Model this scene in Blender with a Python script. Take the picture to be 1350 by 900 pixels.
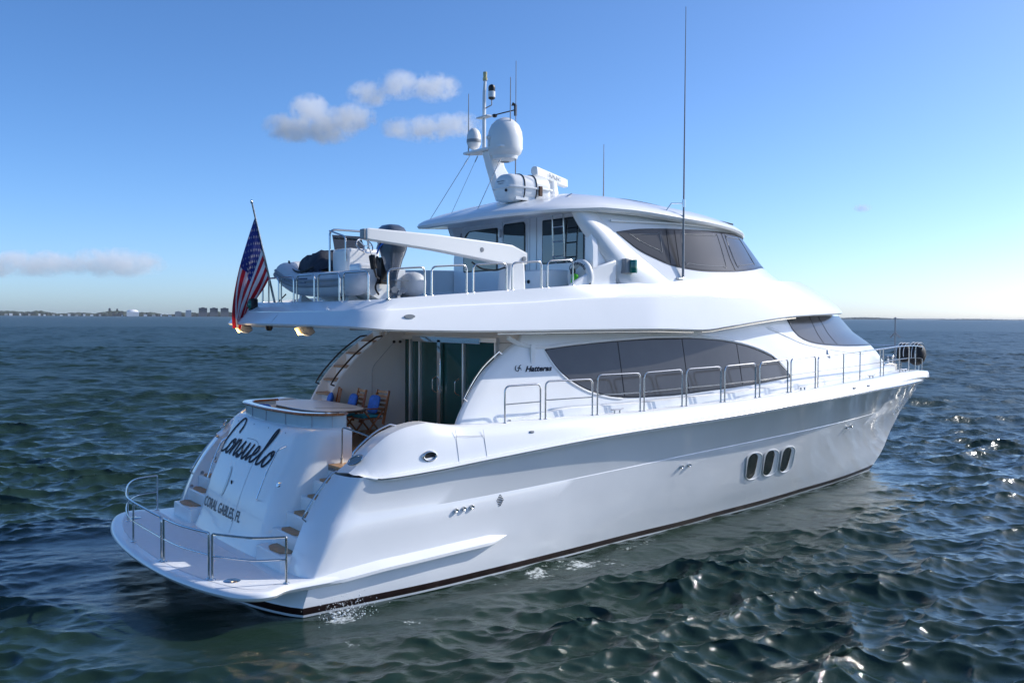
import bpy, math, random
import numpy as np
from mathutils import Vector, Matrix
random.seed(7); rng = np.random.default_rng(11)
for o in list(bpy.data.objects): bpy.data.objects.remove(o)
scene = bpy.context.scene
COL = scene.collection
R = math.radians

# ------------------------------------------------------------------ camera
# boat frame = world frame: x to the bow, y to port, z up, water level at z = WZ
WZ = -0.14
cd = bpy.data.cameras.new("camera"); cam = bpy.data.objects.new("camera", cd); COL.objects.link(cam)
FPX = 1250.0
cd.sensor_width = 36.0; cd.lens = 36.0*FPX/1350.0
cd.clip_start = 0.1; cd.clip_end = 30000.0
CAM = Vector((-5.70, -16.86, 4.5))
_al = R(53.7); _pi = math.atan(32.3/FPX); _ro = math.atan(0.0052)
_fh = Vector((math.cos(_al), math.sin(_al), 0)); _rt = Vector((math.sin(_al), -math.cos(_al), 0)); _up = Vector((0, 0, 1))
_f = _fh*math.cos(_pi) - _up*math.sin(_pi); _u = _up*math.cos(_pi) + _fh*math.sin(_pi)
_r2 = _rt*math.cos(_ro) + _u*math.sin(_ro); _u2 = _u*math.cos(_ro) - _rt*math.sin(_ro)
M = Matrix((_r2, _u2, -_f)).transposed().to_4x4(); M.translation = CAM
cam.matrix_world = M
scene.camera = cam

# ------------------------------------------------------------------ sky, sun, exposure
SUN_EL = R(32.0); SUN_BETA = R(20.0)           # beta: sun's bearing to starboard of the bow
sdir = Vector((math.cos(SUN_BETA)*math.cos(SUN_EL), -math.sin(SUN_BETA)*math.cos(SUN_EL), math.sin(SUN_EL)))
w = bpy.data.worlds.new("World"); scene.world = w; w.use_nodes = True
nt = w.node_tree; nt.nodes.clear()
sky = nt.nodes.new("ShaderNodeTexSky"); sky.sky_type = 'NISHITA'; sky.sun_disc = False
sky.sun_elevation = SUN_EL; sky.sun_rotation = math.atan2(sdir.x, sdir.y)
sky.air_density = 0.6; sky.dust_density = 0.9; sky.ozone_density = 5.0; sky.altitude = 0
hs = nt.nodes.new("ShaderNodeHueSaturation"); hs.inputs["Saturation"].default_value = 1.12
bg = nt.nodes.new("ShaderNodeBackground"); bg.inputs["Strength"].default_value = 0.125
wo = nt.nodes.new("ShaderNodeOutputWorld")
nt.links.new(sky.outputs[0], hs.inputs["Color"]); nt.links.new(hs.outputs[0], bg.inputs["Color"]); nt.links.new(bg.outputs[0], wo.inputs["Surface"])
sl = bpy.data.lights.new("sun", 'SUN'); sl.energy = 2.4; sl.angle = R(0.53); sl.color = (1.0, 0.965, 0.91)
so = bpy.data.objects.new("sun", sl); COL.objects.link(so)
so.rotation_euler = sdir.to_track_quat('Z', 'Y').to_euler()
vs = scene.view_settings; vs.view_transform = 'Standard'; vs.look = 'None'; vs.exposure = 0.76; vs.gamma = 1.0; vs.use_curve_mapping = False
try:
    cy = scene.cycles
    cy.max_bounces = 40; cy.glossy_bounces = 4; cy.diffuse_bounces = 5; cy.transmission_bounces = 6; cy.volume_bounces = 30
    cy.sample_clamp_indirect = 6.0; cy.use_denoising = True
    cy.caustics_reflective = True; cy.blur_glossy = 0.3
except Exception: pass

# ------------------------------------------------------------------ helpers
def cub(xs, ys):
    """smooth (Catmull-Rom / monotone) interpolation through points"""
    xs = np.asarray(xs, float); ys = np.asarray(ys, float)
    d = np.diff(ys)/np.diff(xs); m = np.zeros_like(ys)
    m[0] = d[0]; m[-1] = d[-1]
    for i in range(1, len(xs)-1):
        m[i] = 0 if d[i-1]*d[i] <= 0 else 2*d[i-1]*d[i]/(d[i-1]+d[i])
    def f(x):
        x = np.clip(np.asarray(x, float), xs[0], xs[-1]); i = np.clip(np.searchsorted(xs, x)-1, 0, len(xs)-2)
        h = xs[i+1]-xs[i]; t = (x-xs[i])/h
        return ((1+2*t)*(1-t)**2*ys[i] + t*(1-t)**2*h*m[i] + t*t*(3-2*t)*ys[i+1] + t*t*(t-1)*h*m[i+1])
    return f

def crom(pts, n=8, closed=False):
    """Catmull-Rom through 3D points"""
    P = [np.asarray(p, float) for p in pts]; out = []
    N = len(P); rngN = N if closed else N-1
    for i in range(rngN):
        if closed: a, b, c, d = P[(i-1) % N], P[i], P[(i+1) % N], P[(i+2) % N]
        else: a, b, c, d = P[max(i-1, 0)], P[i], P[i+1], P[min(i+2, N-1)]
        for k in range(n):
            t = k/n
            out.append(.5*((2*b)+(-a+c)*t+(2*a-5*b+4*c-d)*t*t+(-a+3*b-3*c+d)*t**3))
    if not closed: out.append(P[-1])
    return out

def fillet(pts, r=0.08, n=5):
    """round the corners of a 3D polyline"""
    P = [np.asarray(p, float) for p in pts]; out = [P[0]]
    for i in range(1, len(P)-1):
        a, b, c = P[i-1], P[i], P[i+1]
        u = a-b; v = c-b; lu = np.linalg.norm(u); lv = np.linalg.norm(v)
        q = min(r, .45*lu, .45*lv); p0 = b+u/lu*q; p1 = b+v/lv*q
        for k in range(n+1):
            t = k/n; out.append((1-t)**2*p0+2*t*(1-t)*b+t*t*p1)
    out.append(P[-1]); return out

class MB:
    def __init__(self): self.v = []; self.f = []; self.m = []
    def add(self, verts, faces, mi=0):
        o = len(self.v); self.v += [tuple(map(float, p)) for p in verts]
        self.f += [tuple(i+o for i in q) for q in faces]; self.m += [mi]*len(faces); return self
    def grid(self, G, cu=False, cv=False, flip=False, mi=0):
        G = [list(r) for r in G]; n = len(G); m = len(G[0]); V = [p for r in G for p in r]; F = []
        for i in range(n if cu else n-1):
            for j in range(m if cv else m-1):
                a = i*m+j; b = i*m+(j+1) % m; c = ((i+1) % n)*m+(j+1) % m; d = ((i+1) % n)*m+j
                F.append((d, c, b, a) if flip else (a, b, c, d))
        return self.add(V, F, mi)
    def tube(self, pts, r=0.0125, sides=8, caps=True, closed=False, mi=0):
        P = [np.asarray(p, float) for p in pts]; n = len(P); rings = []
        rr = r if hasattr(r, '__len__') else [r]*n
        T = []
        for i in range(n):
            a = P[(i-1) % n] if closed else P[max(i-1, 0)]; b = P[(i+1) % n] if closed else P[min(i+1, n-1)]
            t = b-a; L = np.linalg.norm(t); T.append(t/L if L > 1e-9 else np.array([0, 0, 1.]))
        ref = np.array([0, 0, 1.]) if abs(T[0][2]) < .9 else np.array([1., 0, 0])
        nrm = ref-T[0]*(ref@T[0]); nrm /= np.linalg.norm(nrm)
        for i in range(n):
            nrm = nrm-T[i]*(nrm@T[i]); nrm /= max(np.linalg.norm(nrm), 1e-9); bi = np.cross(T[i], nrm)
            rings.append([P[i]+rr[i]*(math.cos(2*math.pi*k/sides)*nrm+math.sin(2*math.pi*k/sides)*bi) for k in range(sides)])
        o = len(self.v); self.grid(rings, cu=closed, cv=True, mi=mi)
        if caps and not closed:
            self.f.append(tuple(o+k for k in reversed(range(sides)))); self.m.append(mi)
            self.f.append(tuple(o+(n-1)*sides+k for k in range(sides))); self.m.append(mi)
        return self
    def box(self, c, s, rot=None, mi=0):
        c = Vector(c); h = Vector(s)/2; V = []
        for x in (-1, 1):
            for y in (-1, 1):
                for z in (-1, 1):
                    p = Vector((x*h.x, y*h.y, z*h.z)); V.append(c+(rot @ p if rot is not None else p))
        return self.add(V, [(0, 1, 3, 2), (4, 6, 7, 5), (0, 4, 5, 1), (2, 3, 7, 6), (0, 2, 6, 4), (1, 5, 7, 3)], mi)
    def lathe(self, c, prof, axis=(0, 0, 1), n=24, mi=0):
        """prof: list of (radius, height) along axis from c"""
        a = Vector(axis).normalized(); u = a.orthogonal().normalized(); v = a.cross(u); c = Vector(c)
        rings = [[c+a*h+u*(r*math.cos(2*math.pi*k/n))+v*(r*math.sin(2*math.pi*k/n)) for k in range(n)] for r, h in prof]
        return self.grid(rings, cv=True, mi=mi)
    def prism(self, poly, off, mi=0):
        """poly: 3D loop; off: extrusion vector"""
        n = len(poly); P = [Vector(p) for p in poly]; Q = [p+Vector(off) for p in P]
        F = [tuple(reversed(range(n))), tuple(range(n, 2*n))]+[(i, (i+1) % n, n+(i+1) % n, n+i) for i in range(n)]
        return self.add(P+Q, F, mi)
    def ell(self, c, r, n=16, m=10, rot=None, mi=0):
        c = Vector(c); G = []
        for i in range(m+1):
            th = math.pi*i/m; row = []
            for k in range(n):
                p = Vector((r[0]*math.sin(th)*math.cos(2*math.pi*k/n), r[1]*math.sin(th)*math.sin(2*math.pi*k/n), r[2]*math.cos(th)))
                row.append(c+(rot @ p if rot is not None else p))
            G.append(row)
        return self.grid(G, cv=True, mi=mi)
    def build(self, name, mat, parent=None, smooth=35, bevel=0, weld=True):
        me = bpy.data.meshes.new(name)
        base = world_loc(parent) if parent else Vector((0, 0, 0))
        me.from_pydata([(x-base.x, y-base.y, z-base.z) for x, y, z in self.v], [], self.f)
        mats = mat if isinstance(mat, (list, tuple)) else [mat]
        for q in mats: me.materials.append(q)
        if len(mats) > 1: me.polygons.foreach_set("material_index", self.m)
        import bmesh
        bm = bmesh.new(); bm.from_mesh(me)
        if weld: bmesh.ops.remove_doubles(bm, verts=bm.verts, dist=0.0006)
        bmesh.ops.recalc_face_normals(bm, faces=bm.faces); bm.to_mesh(me); bm.free()
        if smooth:
            me.polygons.foreach_set("use_smooth", [True]*len(me.polygons))
            me.set_sharp_from_angle(angle=R(smooth))
        me.update()
        o = bpy.data.objects.new(name, me); COL.objects.link(o)
        if parent: o.parent = parent
        if bevel:
            b = o.modifiers.new("bevel", 'BEVEL'); b.width = bevel; b.segments = 2; b.limit_method = 'ANGLE'; b.angle_limit = R(40)
            b.harden_normals = False
        return o

def world_loc(o):
    p = Vector((0, 0, 0))
    while o: p += o.location; o = o.parent
    return p
def tag(o, label=None, cat=None, group=None, kind=None):
    if label: o["label"] = label
    if cat: o["category"] = cat
    if group: o["group"] = group
    if kind: o["kind"] = kind
    return o
def thing(name, label, cat, loc=(0, 0, 0), group=None):
    o = bpy.data.objects.new(name, None); COL.objects.link(o); o.location = loc; o.empty_display_size = .2
    return tag(o, label, cat, group)

# ------------------------------------------------------------------ materials
def mat(name, col, rough=.5, metal=0., coat=0., spec=.5, var=0., vscale=3., bump=0., bscale=40., trans=0., ior=1.45, emit=None, estr=0., stretch=None):
    m = bpy.data.materials.new(name); m.use_nodes = True; t = m.node_tree; b = t.nodes["Principled BSDF"]
    b.inputs["Base Color"].default_value = (*col, 1); b.inputs["Roughness"].default_value = rough; b.inputs["Metallic"].default_value = metal
    b.inputs["Coat Weight"].default_value = coat; b.inputs["Coat Roughness"].default_value = .04; b.inputs["Specular IOR Level"].default_value = spec
    b.inputs["IOR"].default_value = ior; b.inputs["Transmission Weight"].default_value = trans
    if emit: b.inputs["Emission Color"].default_value = (*emit, 1); b.inputs["Emission Strength"].default_value = estr
    tc = t.nodes.new("ShaderNodeTexCoord"); src = tc.outputs["Object"]
    if stretch:
        mp = t.nodes.new("ShaderNodeMapping"); mp.inputs["Scale"].default_value = stretch; t.links.new(src, mp.inputs[0]); src = mp.outputs[0]
    if var:
        n = t.nodes.new("ShaderNodeTexNoise"); n.inputs["Scale"].default_value = vscale; n.inputs["Detail"].default_value = 5
        r = t.nodes.new("ShaderNodeMapRange"); r.inputs["To Min"].default_value = 1-var; r.inputs["To Max"].default_value = 1+var
        r.inputs["From Min"].default_value = .3; r.inputs["From Max"].default_value = .7
        mx = t.nodes.new("ShaderNodeMix"); mx.data_type = 'RGBA'; mx.blend_type = 'MULTIPLY'; mx.inputs[0].default_value = 1
        mx.inputs[6].default_value = (*col, 1)
        t.links.new(src, n.inputs["Vector"]); t.links.new(n.outputs["Fac"], r.inputs[0]); t.links.new(r.outputs[0], mx.inputs[7]); t.links.new(mx.outputs[2], b.inputs["Base Color"])
    if bump:
        n2 = t.nodes.new("ShaderNodeTexNoise"); n2.inputs["Scale"].default_value = bscale; n2.inputs["Detail"].default_value = 4
        bp = t.nodes.new("ShaderNodeBump"); bp.inputs["Strength"].default_value = bump; bp.inputs["Distance"].default_value = .02
        t.links.new(src, n2.inputs["Vector"]); t.links.new(n2.outputs["Fac"], bp.inputs["Height"]); t.links.new(bp.outputs[0], b.inputs["Normal"])
    return m
GEL = mat("white_gelcoat", (.88, .88, .87), .25, coat=.4, var=.02, vscale=1.2)
HULLW = mat("white_hull_paint", (.86, .865, .87), .2, coat=1.0, var=.03, vscale=.8, bump=.03, bscale=1.3)
NONSKID = mat("white_nonskid", (.85, .86, .86), .5, var=.03, vscale=8, bump=.12, bscale=180)
STEEL = mat("polished_steel", (.62, .61, .59), .16, metal=1.)
CHROME = mat("chrome", (.88, .88, .88), .08, metal=1.)
BLACK = mat("dark_bottom_paint", (.022, .010, .009), .35, var=.3)
REDB = mat("dark_red_bottom_paint", (.05, .012, .012), .45, var=.3)
BLK = mat("black_plastic", (.012, .012, .013), .4)
RUB = mat("black_rubber", (.015, .015, .016), .6)
SEAM = mat("grey_seam", (.42, .43, .45), .6)
TEAK = mat("teak", (.44, .25, .125), .55, var=.3, vscale=6, stretch=(1, 12, 1))
TEAKD = mat("varnished_teak", (.36, .14, .055), .18, coat=1., var=.3, vscale=8, stretch=(6, 2, 1))
DARKWD = mat("dark_trim", (.05, .03, .02), .3, coat=.5)
GLASSD = mat("tinted_glass", (.010, .013, .014), .03, coat=1., spec=.8)
DOORGL = mat("green_tinted_glass", (.012, .085, .080), .06, coat=.3, spec=.6, bump=.03, bscale=2.5)
MESHC = mat("grey_mesh_cover", (.070, .069, .069), .12, spec=.6, var=.07, vscale=2.5)
MESHD = mat("dark_mesh_cover", (.040, .040, .042), .22, spec=.5, var=.08, vscale=3)
FRAMEB = mat("black_frame", (.01, .01, .011), .25)
ALU = mat("satin_aluminium", (.82, .83, .84), .35, metal=.6)
BLUEC = mat("blue_cushion", (.045, .17, .60), .8, var=.2, vscale=14, bump=.4, bscale=30)
TEALC = mat("teal_cushion", (.03, .32, .42), .8, var=.2, vscale=14)
WHITEP = mat("white_plastic", (.80, .80, .78), .35)
GREYP = mat("grey_plastic", (.28, .29, .30), .4)
FROST = mat("frosted_panel", (.50, .58, .60), .25, coat=.4)
RUBT = mat("pale_grey_hypalon", (.60, .61, .62), .5, var=.05, vscale=5)
RUBG = mat("grey_hypalon_strake", (.30, .31, .33), .55)
ENG = mat("grey_outboard_paint", (.12, .14, .17), .22, metal=.25, coat=.8)
NAVY = mat("navy_vinyl", (.02, .035, .09), .45)
SILV = mat("silver_decal", (.6, .62, .65), .3)
BAG = mat("black_canvas", (.035, .04, .055), .75, bump=.5, bscale=18)
GREENL = mat("green_lens", (.0, .16, .11), .1, coat=1.)
LIME = mat("lime_fabric", (.10, .62, .03), .7)
def cloth(m):
    t = m.node_tree; b = t.nodes["Principled BSDF"]; tr = t.nodes.new("ShaderNodeBsdfTranslucent"); mx = t.nodes.new("ShaderNodeMixShader"); mx.inputs[0].default_value = .7
    tr.inputs["Color"].default_value = b.inputs["Base Color"].default_value
    for l in b.inputs["Base Color"].links: t.links.new(l.from_socket, tr.inputs["Color"])
    t.links.new(b.outputs[0], mx.inputs[1]); t.links.new(tr.outputs[0], mx.inputs[2]); t.links.new(mx.outputs[0], t.nodes["Material Output"].inputs["Surface"]); return m
FLR = mat("flag_red", (.55, .025, .04), .75, var=.12); FLW = mat("flag_white", (.80, .79, .79), .75, var=.06); FLB = mat("flag_blue", (.035, .05, .22), .75, var=.12)
for _m in (FLR, FLW, FLB): cloth(_m)
WARM = mat("warm_lamp_lens", (.9, .55, .2), .3, emit=(1., .55, .16), estr=1.6)
MOULD = mat("dark_lettering", (.014, .018, .032), .6, spec=.2)
GREYL = mat("grey_lettering", (.07, .075, .085), .4)
LTL = mat("pale_letter_edge_shadow", (.62, .66, .72), .35)

# ------------------------------------------------------------------ yacht: shape functions (half breadths are positive; starboard is -y)
Y = thing("motor_yacht", "large white motor yacht with open aft cockpit and enclosed upper bridge, filling the view", "yacht")
ys = lambda x, e=23.1, pw=2.4, B=3.36: np.where(np.asarray(x) < 9, B, B*(1-np.clip((np.asarray(x, float)-9)/(e-9), 0, 1)**pw))
zr = cub([1.0, 1.33, 1.6, 2.5, 3.7, 6.5, 10, 12.7, 15, 17, 20, 23.2], [1.97, 1.93, 1.88, 1.92, 2.02, 2.23, 2.40, 2.55, 2.63, 2.665, 2.645, 2.50])
zt = cub([1.1, 1.28, 1.55, 1.9, 2.25, 2.6, 3.0, 3.4, 3.8, 5.2, 7.6, 8.9, 10.2, 11.3, 12.5, 13.7, 15, 17.4, 19, 21, 23.7],
         [1.95, 2.07, 2.32, 2.55, 2.66, 2.70, 2.64, 2.595, 2.59, 2.61, 2.62, 2.66, 2.69, 2.73, 2.79, 2.84, 2.89, 2.95, 2.98, 2.95, 2.80])
zk = cub([1.0, 4.47, 10.5, 13.6, 17.8, 22.6], [1.25, 1.37, 1.66, 1.76, 1.86, 1.98])
yk = cub([.9, 2.2, 4.47, 7.5, 10.5, 13.6, 15.7, 17.8, 20.2, 22.5], [3.345, 3.30, 3.18, 3.05, 2.87, 2.52, 2.14, 1.65, .90, 0.])
yw = cub([.2, 2.3, 4, 6, 8.1, 9.7, 11, 13.3, 15.7, 17.3, 19, 20.55], [3.36, 3.28, 3.10, 2.82, 2.51, 2.31, 2.09, 1.72, 1.22, .90, .46, 0.])
YT = lambda x: np.maximum(ys(x, 23.62)-.20*np.clip((23.5-np.asarray(x))/1.6, 0, 1), 0)      # top of the bulwark
NS = 110
S = np.linspace(0, 1, NS); S = S*.75+.25*(1-(1-S)**2)

def both(build):
    """build(sign) for starboard (-1) and port (+1)"""
    for sg in (-1, 1): build(sg)

# ---- hull shell
hull = MB()
lev = [(-.75, .7, 19.6), (-.45, .45, 20.0), (WZ, .30, 20.30), (.02, .27, 20.52), (.30, .36, 20.86), (.5, .5, 21.05), ('m1', .59, 21.4), ('m2', .80, 21.9), ('k', .98, 22.47), ('k2', .985, 22.50), ('u', 1.155, 22.8), ('r', 1.33, 23.06)]
cvx = lambda s: float(np.interp(s, [0, .3, .6, .85, 1], [.2, .3, .3, .1, -.1]))
def hull_pt(lv, s):
    z, xa, xe = lv; x = xa+(xe-xa)*s
    clip = lambda f, x0: float(f(x))
    yW = float(yw(min(x*1.0, 20.55))) if x < 20.55 else 0.
    K = float(yk(x)); zK = float(zk(x))
    if not isinstance(z, str):
        if z <= .02:
            y = float(yw(np.clip((x-xa)/(xe-xa)*(20.55-.27)+.27, .2, 20.55)))-(.02-z)*.35*min(1, (1-s)*8)
            return x, max(y*(1 if z > -.3 else .86 if z > -.6 else .6), 0), z
        fr = (z-.02)/(zK-.02)
        y0 = float(yw(np.clip(.27+s*20.28, .2, 20.55))); y1 = float(yk(1.0+s*21.47)); fr2 = (z-.02)/(float(zk(1+s*21.47))-.02)
        return x, y0+(y1-y0)*(fr2+cvx(s)*fr2*(1-fr2)), z
    if z in ('m1', 'm2'):
        fr = .5 if z == 'm1' else .78
        y0 = float(yw(np.clip(.27+s*20.28, .2, 20.55))); y1 = float(yk(1.0+s*21.47)); zz = .02+fr*(float(zk(1+s*21.47))-.02)
        return x, y0+(y1-y0)*(fr+cvx(s)*fr*(1-fr)), zz
    if z == 'k': return x, K*(1 if s < 1 else 0), zK
    y1 = float(yk(1.0+s*21.47)); z1 = float(zk(1+s*21.47)); xr = 1.33+s*21.73; y2 = float(ys(xr)); z2 = float(zr(xr))
    if z == 'k2': return x, max(y1-.006*min(1, (1-s)*6), 0), z1+.014
    if z == 'u': fr = .5; return x, y1+(y2-y1)*fr-.02-.10*(y2-y1), z1+(z2-z1)*fr
    return xr, y2, z2
def shell(mb, levels, mi=0):
    for sg in (-1, 1):
        G = []
        for lv in levels:
            row = []
            for s in S:
                x, y, z = hull_pt(lv, s); row.append((x, sg*y, z))
            G.append(row)
        mb.grid(G, mi=mi)
shell(hull, lev[:3], 1); shell(hull, [lev[2], (-.10, .295, 20.36)], 0); shell(hull, [(-.10, .295, 20.36), lev[3]], 1); shell(hull, lev[3:], 0)
# aft face of the hull under the swim platform
for (za, xa_), (zb, xb_), mi in (((-.75, .7), (WZ, .30), 1), ((WZ, .30), (-.10, .295), 0), ((-.10, .295), (.02, .27), 1), ((.02, .27), (.40, .42), 0)):
    G = []
    for z, xa in ((za, xa_), (zb, xb_)):
        y0 = hull_pt((z, xa, 20.5), 0)[1]
        G.append([(xa-.75*(1-(t)**2)**.8, y0*t, z) for t in np.linspace(-1, 1, 41)])
    hull.grid(G, mi=mi)
# quarters: rounded corner between the hull side and the stair well
QZ = [.40, .5, .74, 1.0, 1.26, 1.6, 1.95]
qi = cub(QZ, [.26, .28, .36, .46, .58, .80, 1.10]); qc = cub(QZ, [.42, .50, .66, .82, .98, 1.15, 1.33])
for sg in (-1, 1):
    G = []
    for lv_ in lev[4:]:
        x_, y_, z = hull_pt(lv_, 0.); a = np.array([float(qi(z)), 2.75]); c = np.array([x_, y_]); b = np.array([a[0]+.02, y_-.05])
        G.append([(*( (1-t)**2*a+2*t*(1-t)*b+t*t*c ), z) for t in np.linspace(0, 1, 9)])
    hull.grid([[(p[0], sg*p[1], p[2]) for p in r] for r in G])
    # inner wall of the quarter, towards the stairs
    hull.grid([[(float(qi(z)), sg*2.75, z), (2.2, sg*2.75, z)] for z in np.linspace(.40, 1.95, 12)])
HULL = hull.build("hull", [HULLW, BLACK], Y, smooth=30)

# ---- bulwark: from the rub rail up to the capping
bw = MB()
for sg in (-1, 1):
    def sec(s):
        pts = []
        for k, (xa, xe) in enumerate(((1.33, 23.06), (1.27, 23.50), (1.22, 23.56), (1.16, 23.45), (1.10, 23.2), (1.10, 23.0))):
            x = xa+(xe-xa)*s; e = min(1., max(0., (x-1.2)/1.3))
            if k == 0: p = (x, float(ys(x)), float(zr(x)))
            else:
                t = float(zt(x)); yt = float(YT(x)); yi = 2.75 if x < 3.2 else (2.75+(yt-.24-2.75)*min(1, (x-3.2)/.9) if yt-.24 > 0 else 0)
                if x > 4.1: yi = max(yt-.24, 0)
                drop = .10+.16*math.exp(-max(0, x-1.3)/.9)*min(1, e*3)
                if k == 1: p = (x, yt+.10*min(1, max(0, (23.50-x)/1.4)), max(t-drop-.10, float(zr(min(x, 23.06)))+.02))
                if k == 2: p = (x, yt+.015*min(1, max(0, (23.5-x)/.6)), t-.035-.05*math.exp(-max(0, x-1.3)/.6))
                if k == 3: p = (x, max(yt-.05, 0), t)
                if k == 4: p = (x, max(yi, 0), t)
                if k == 5: p = (x, max(yi-.005, 0), min(t-.12, 2.45) if x > 5.3 else 1.93)
            if s == 1: p = (p[0], 0, p[2])
            pts.append(np.array(p))
        return pts
    S2 = np.concatenate([np.linspace(0, .1, 34)[:-1], np.linspace(.1, .9, 60)[:-1], np.linspace(.9, 1, 30)])
    G = []
    for s in S2:
        p = sec(s)
        # rounded shoulder between k=1,2,3
        row = [p[0], p[0]*.5+p[1]*.5]
        for t in np.linspace(0, 1, 6): row.append((1-t)**2*p[1]+2*t*(1-t)*p[2]+t*t*p[3])
        row += [p[4], p[5]]
        G.append([(q[0], sg*q[1], q[2]) for q in row])
    bw.grid(G)
BULW = bw.build("bulwark", GEL, Y, smooth=40)
# seams and fittings in the bulwark (starboard and port)
def bwy(x, z):
    z0, z1 = float(zr(x)), float(zt(x))-.20; t = (z-z0)/(z1-z0); y0, y1 = float(ys(x)), float(YT(x))+.10
    return y0+(y1-y0)*t if t < 1 else y1-.075*((z-z1)/.20)**1.5
for sg in (-1, 1):
    for x in (3.12, 3.70):
        sm = MB(); sm.tube([(x, sg*(bwy(x, z)+.002), z) for z in np.linspace(float(zr(x))+.06, float(zt(x))-.06, 10)], .0035, 5); sm.build("gate_seam", SEAM, BULW)
    sm = MB(); sm.tube([(x, sg*(bwy(x, float(zt(x))-.16)+.002), float(zt(x))-.16) for x in (3.12, 3.4, 3.7)], .0035, 5); sm.build("gate_seam", SEAM, BULW)
for sg in ():
    for x in (3.12, 3.70):
        sm.tube([(x, sg*(float(YT(x))+.112), float(zr(x))+.08), (x, sg*(float(YT(x))+.112), float(zt(x))-.22), (x, sg*(float(YT(x))+.03), float(zt(x))-.02)], .006, 5)
for sg in (-1, 1):
    for (x, z, dx) in ((2.55, 2.17, 0), ):
        o = MB(); y = bwy(x, z)-.01
        pts = [(x+.125*math.cos(a), sg*(y+.02), z+.075*math.sin(a)) for a in np.linspace(0, 2*math.pi, 20, endpoint=False)]
        o.tube(pts, .022, 8, closed=True); o.build("hawse_ring", STEEL, BULW)
        o = MB(); o.prism([(x+.11*math.cos(a), sg*(y+.012), z+.06*math.sin(a)) for a in np.linspace(0, 2*math.pi, 18, endpoint=False)], (0, -sg*.05, 0)); o.build("hawse_hole", RUB, BULW)
    o = MB(); c = np.array((1.33, 3.06, 2.16)); n = np.array((-.75, .35, .56)); u = np.array((.5, .55, .3)); u = u-n*(u@n)/(n@n); u /= np.linalg.norm(u); v = np.cross(n/np.linalg.norm(n), u)
    c = c+n*.035
    ring = [c+u*.13*math.cos(a)+v*.07*math.sin(a) for a in np.linspace(0, 2*math.pi, 20, endpoint=False)]
    o.tube([(p[0], sg*p[1], p[2]) for p in ring], .02, 8, closed=True); o.build("hawse_ring", STEEL, BULW)
    o = MB(); o.add([(*(q*np.array((1, sg, 1))),) for q in [c+u*.12*math.cos(a)+v*.06*math.sin(a)+n*.006 for a in np.linspace(0, 2*math.pi, 18, endpoint=False)]], [tuple(range(18))]); o.build("hawse_hole", GREYP, BULW, smooth=0)
    # small scuppers / vents along the bulwark
    for (x, z) in ((4.75, 2.42), (16.15, 2.78), (15.3, 2.76)):
        o = MB(); y = bwy(x, z); o.box((x, sg*y, z), (.09, .03, .04)); o.build("scupper", GREYP, BULW, bevel=.006)

# ---- rub rail
rr = MB(); rs = MB()
for sg in (-1, 1):
    xs_ = np.concatenate([np.linspace(1.34, 1.9, 10)[:-1], np.linspace(1.9, 22, 90)[:-1], np.linspace(22, 23.06, 26)])
    G = []
    for i, x in enumerate(xs_):
        y = float(ys(x)); z = float(zr(x)); g = min(1, (x-1.32)/.5)**.6
        prof = [(-.02, .055), (.05, .05), (.085, .0), (.06, -.05), (-.02, -.06)]
        if x > 23.05: y = 0
        # outward normal in plan
        d = (float(ys(min(x+.02, 23.09)))-float(ys(x-.02)))/.04; n = np.array((-d, 1.)); n /= np.linalg.norm(n)
        G.append([(x+n[0]*a*g, sg*(y+n[1]*a*g), z+b*g+.005) for a, b in prof])
    rr.grid(G)
    rs.tube([(r[2][0], r[2][1]+sg*.004, r[2][2]) for r in G[3:]], .014, 6)
RUBR = rr.build("rub_rail", GEL, Y, smooth=50); rs.build("rail_bead", STEEL, RUBR)

# ---- swim platform
PZ = .45
star = [(-.05, 3.50), (-.30, 3.64), (-.55, 3.62), (-.80, 3.40), (-.98, 3.0), (-1.13, 2.5), (-1.27, 1.8), (-1.36, .9), (-1.385, 0)]
ol = crom([(x, -y, 0) for x, y in [(.9, 3.46), (.35, 3.47)]+star], 6)
ol = [np.array(p) for p in ol]; full = ol+[np.array((p[0], -p[1], 0)) for p in reversed(ol[:-1])]
def ring_in(P, d):
    out = []
    for i, p in enumerate(P):
        a = P[max(i-1, 0)]; b = P[min(i+1, len(P)-1)]; t = (b-a)[:2]; t = t/np.linalg.norm(t); n = np.array((t[1], -t[0]))
        c = np.array((.6, 0)); 
        if (c-p[:2])@n < 0: n = -n
        out.append(np.array((p[0]+n[0]*d, p[1]+n[1]*d, 0)))
    return out
sp = MB()
rows = []
for d, z in ((.45, PZ-.16), (.10, PZ-.15), (.03, PZ-.12), (0, PZ-.07), (.012, PZ-.03), (.05, PZ-.004), (.10, PZ)):
    rows.append([(p[0], p[1], z) for p in ring_in(full, d)])
sp.grid(rows)
top = rows[-1]; sp.grid([[(p[0], p[1]*t, PZ) for t in (1, .6, .2, -.2, -.6, -1)] for p in top[:len(top)//2+1]])
PLAT = sp.build("swim_platform", GEL, Y, smooth=40)
nsk = MB(); q = [p for p in ring_in(full, .22) if p[0] < .0 and p[1] <= 1e-6]; nsk.grid([[(p[0], p[1]*t, PZ+.004) for t in (1, .5, 0, -.5, -1)] for p in q]); nsk.build("nonskid_panel", NONSKID, PLAT, smooth=0)
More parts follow.
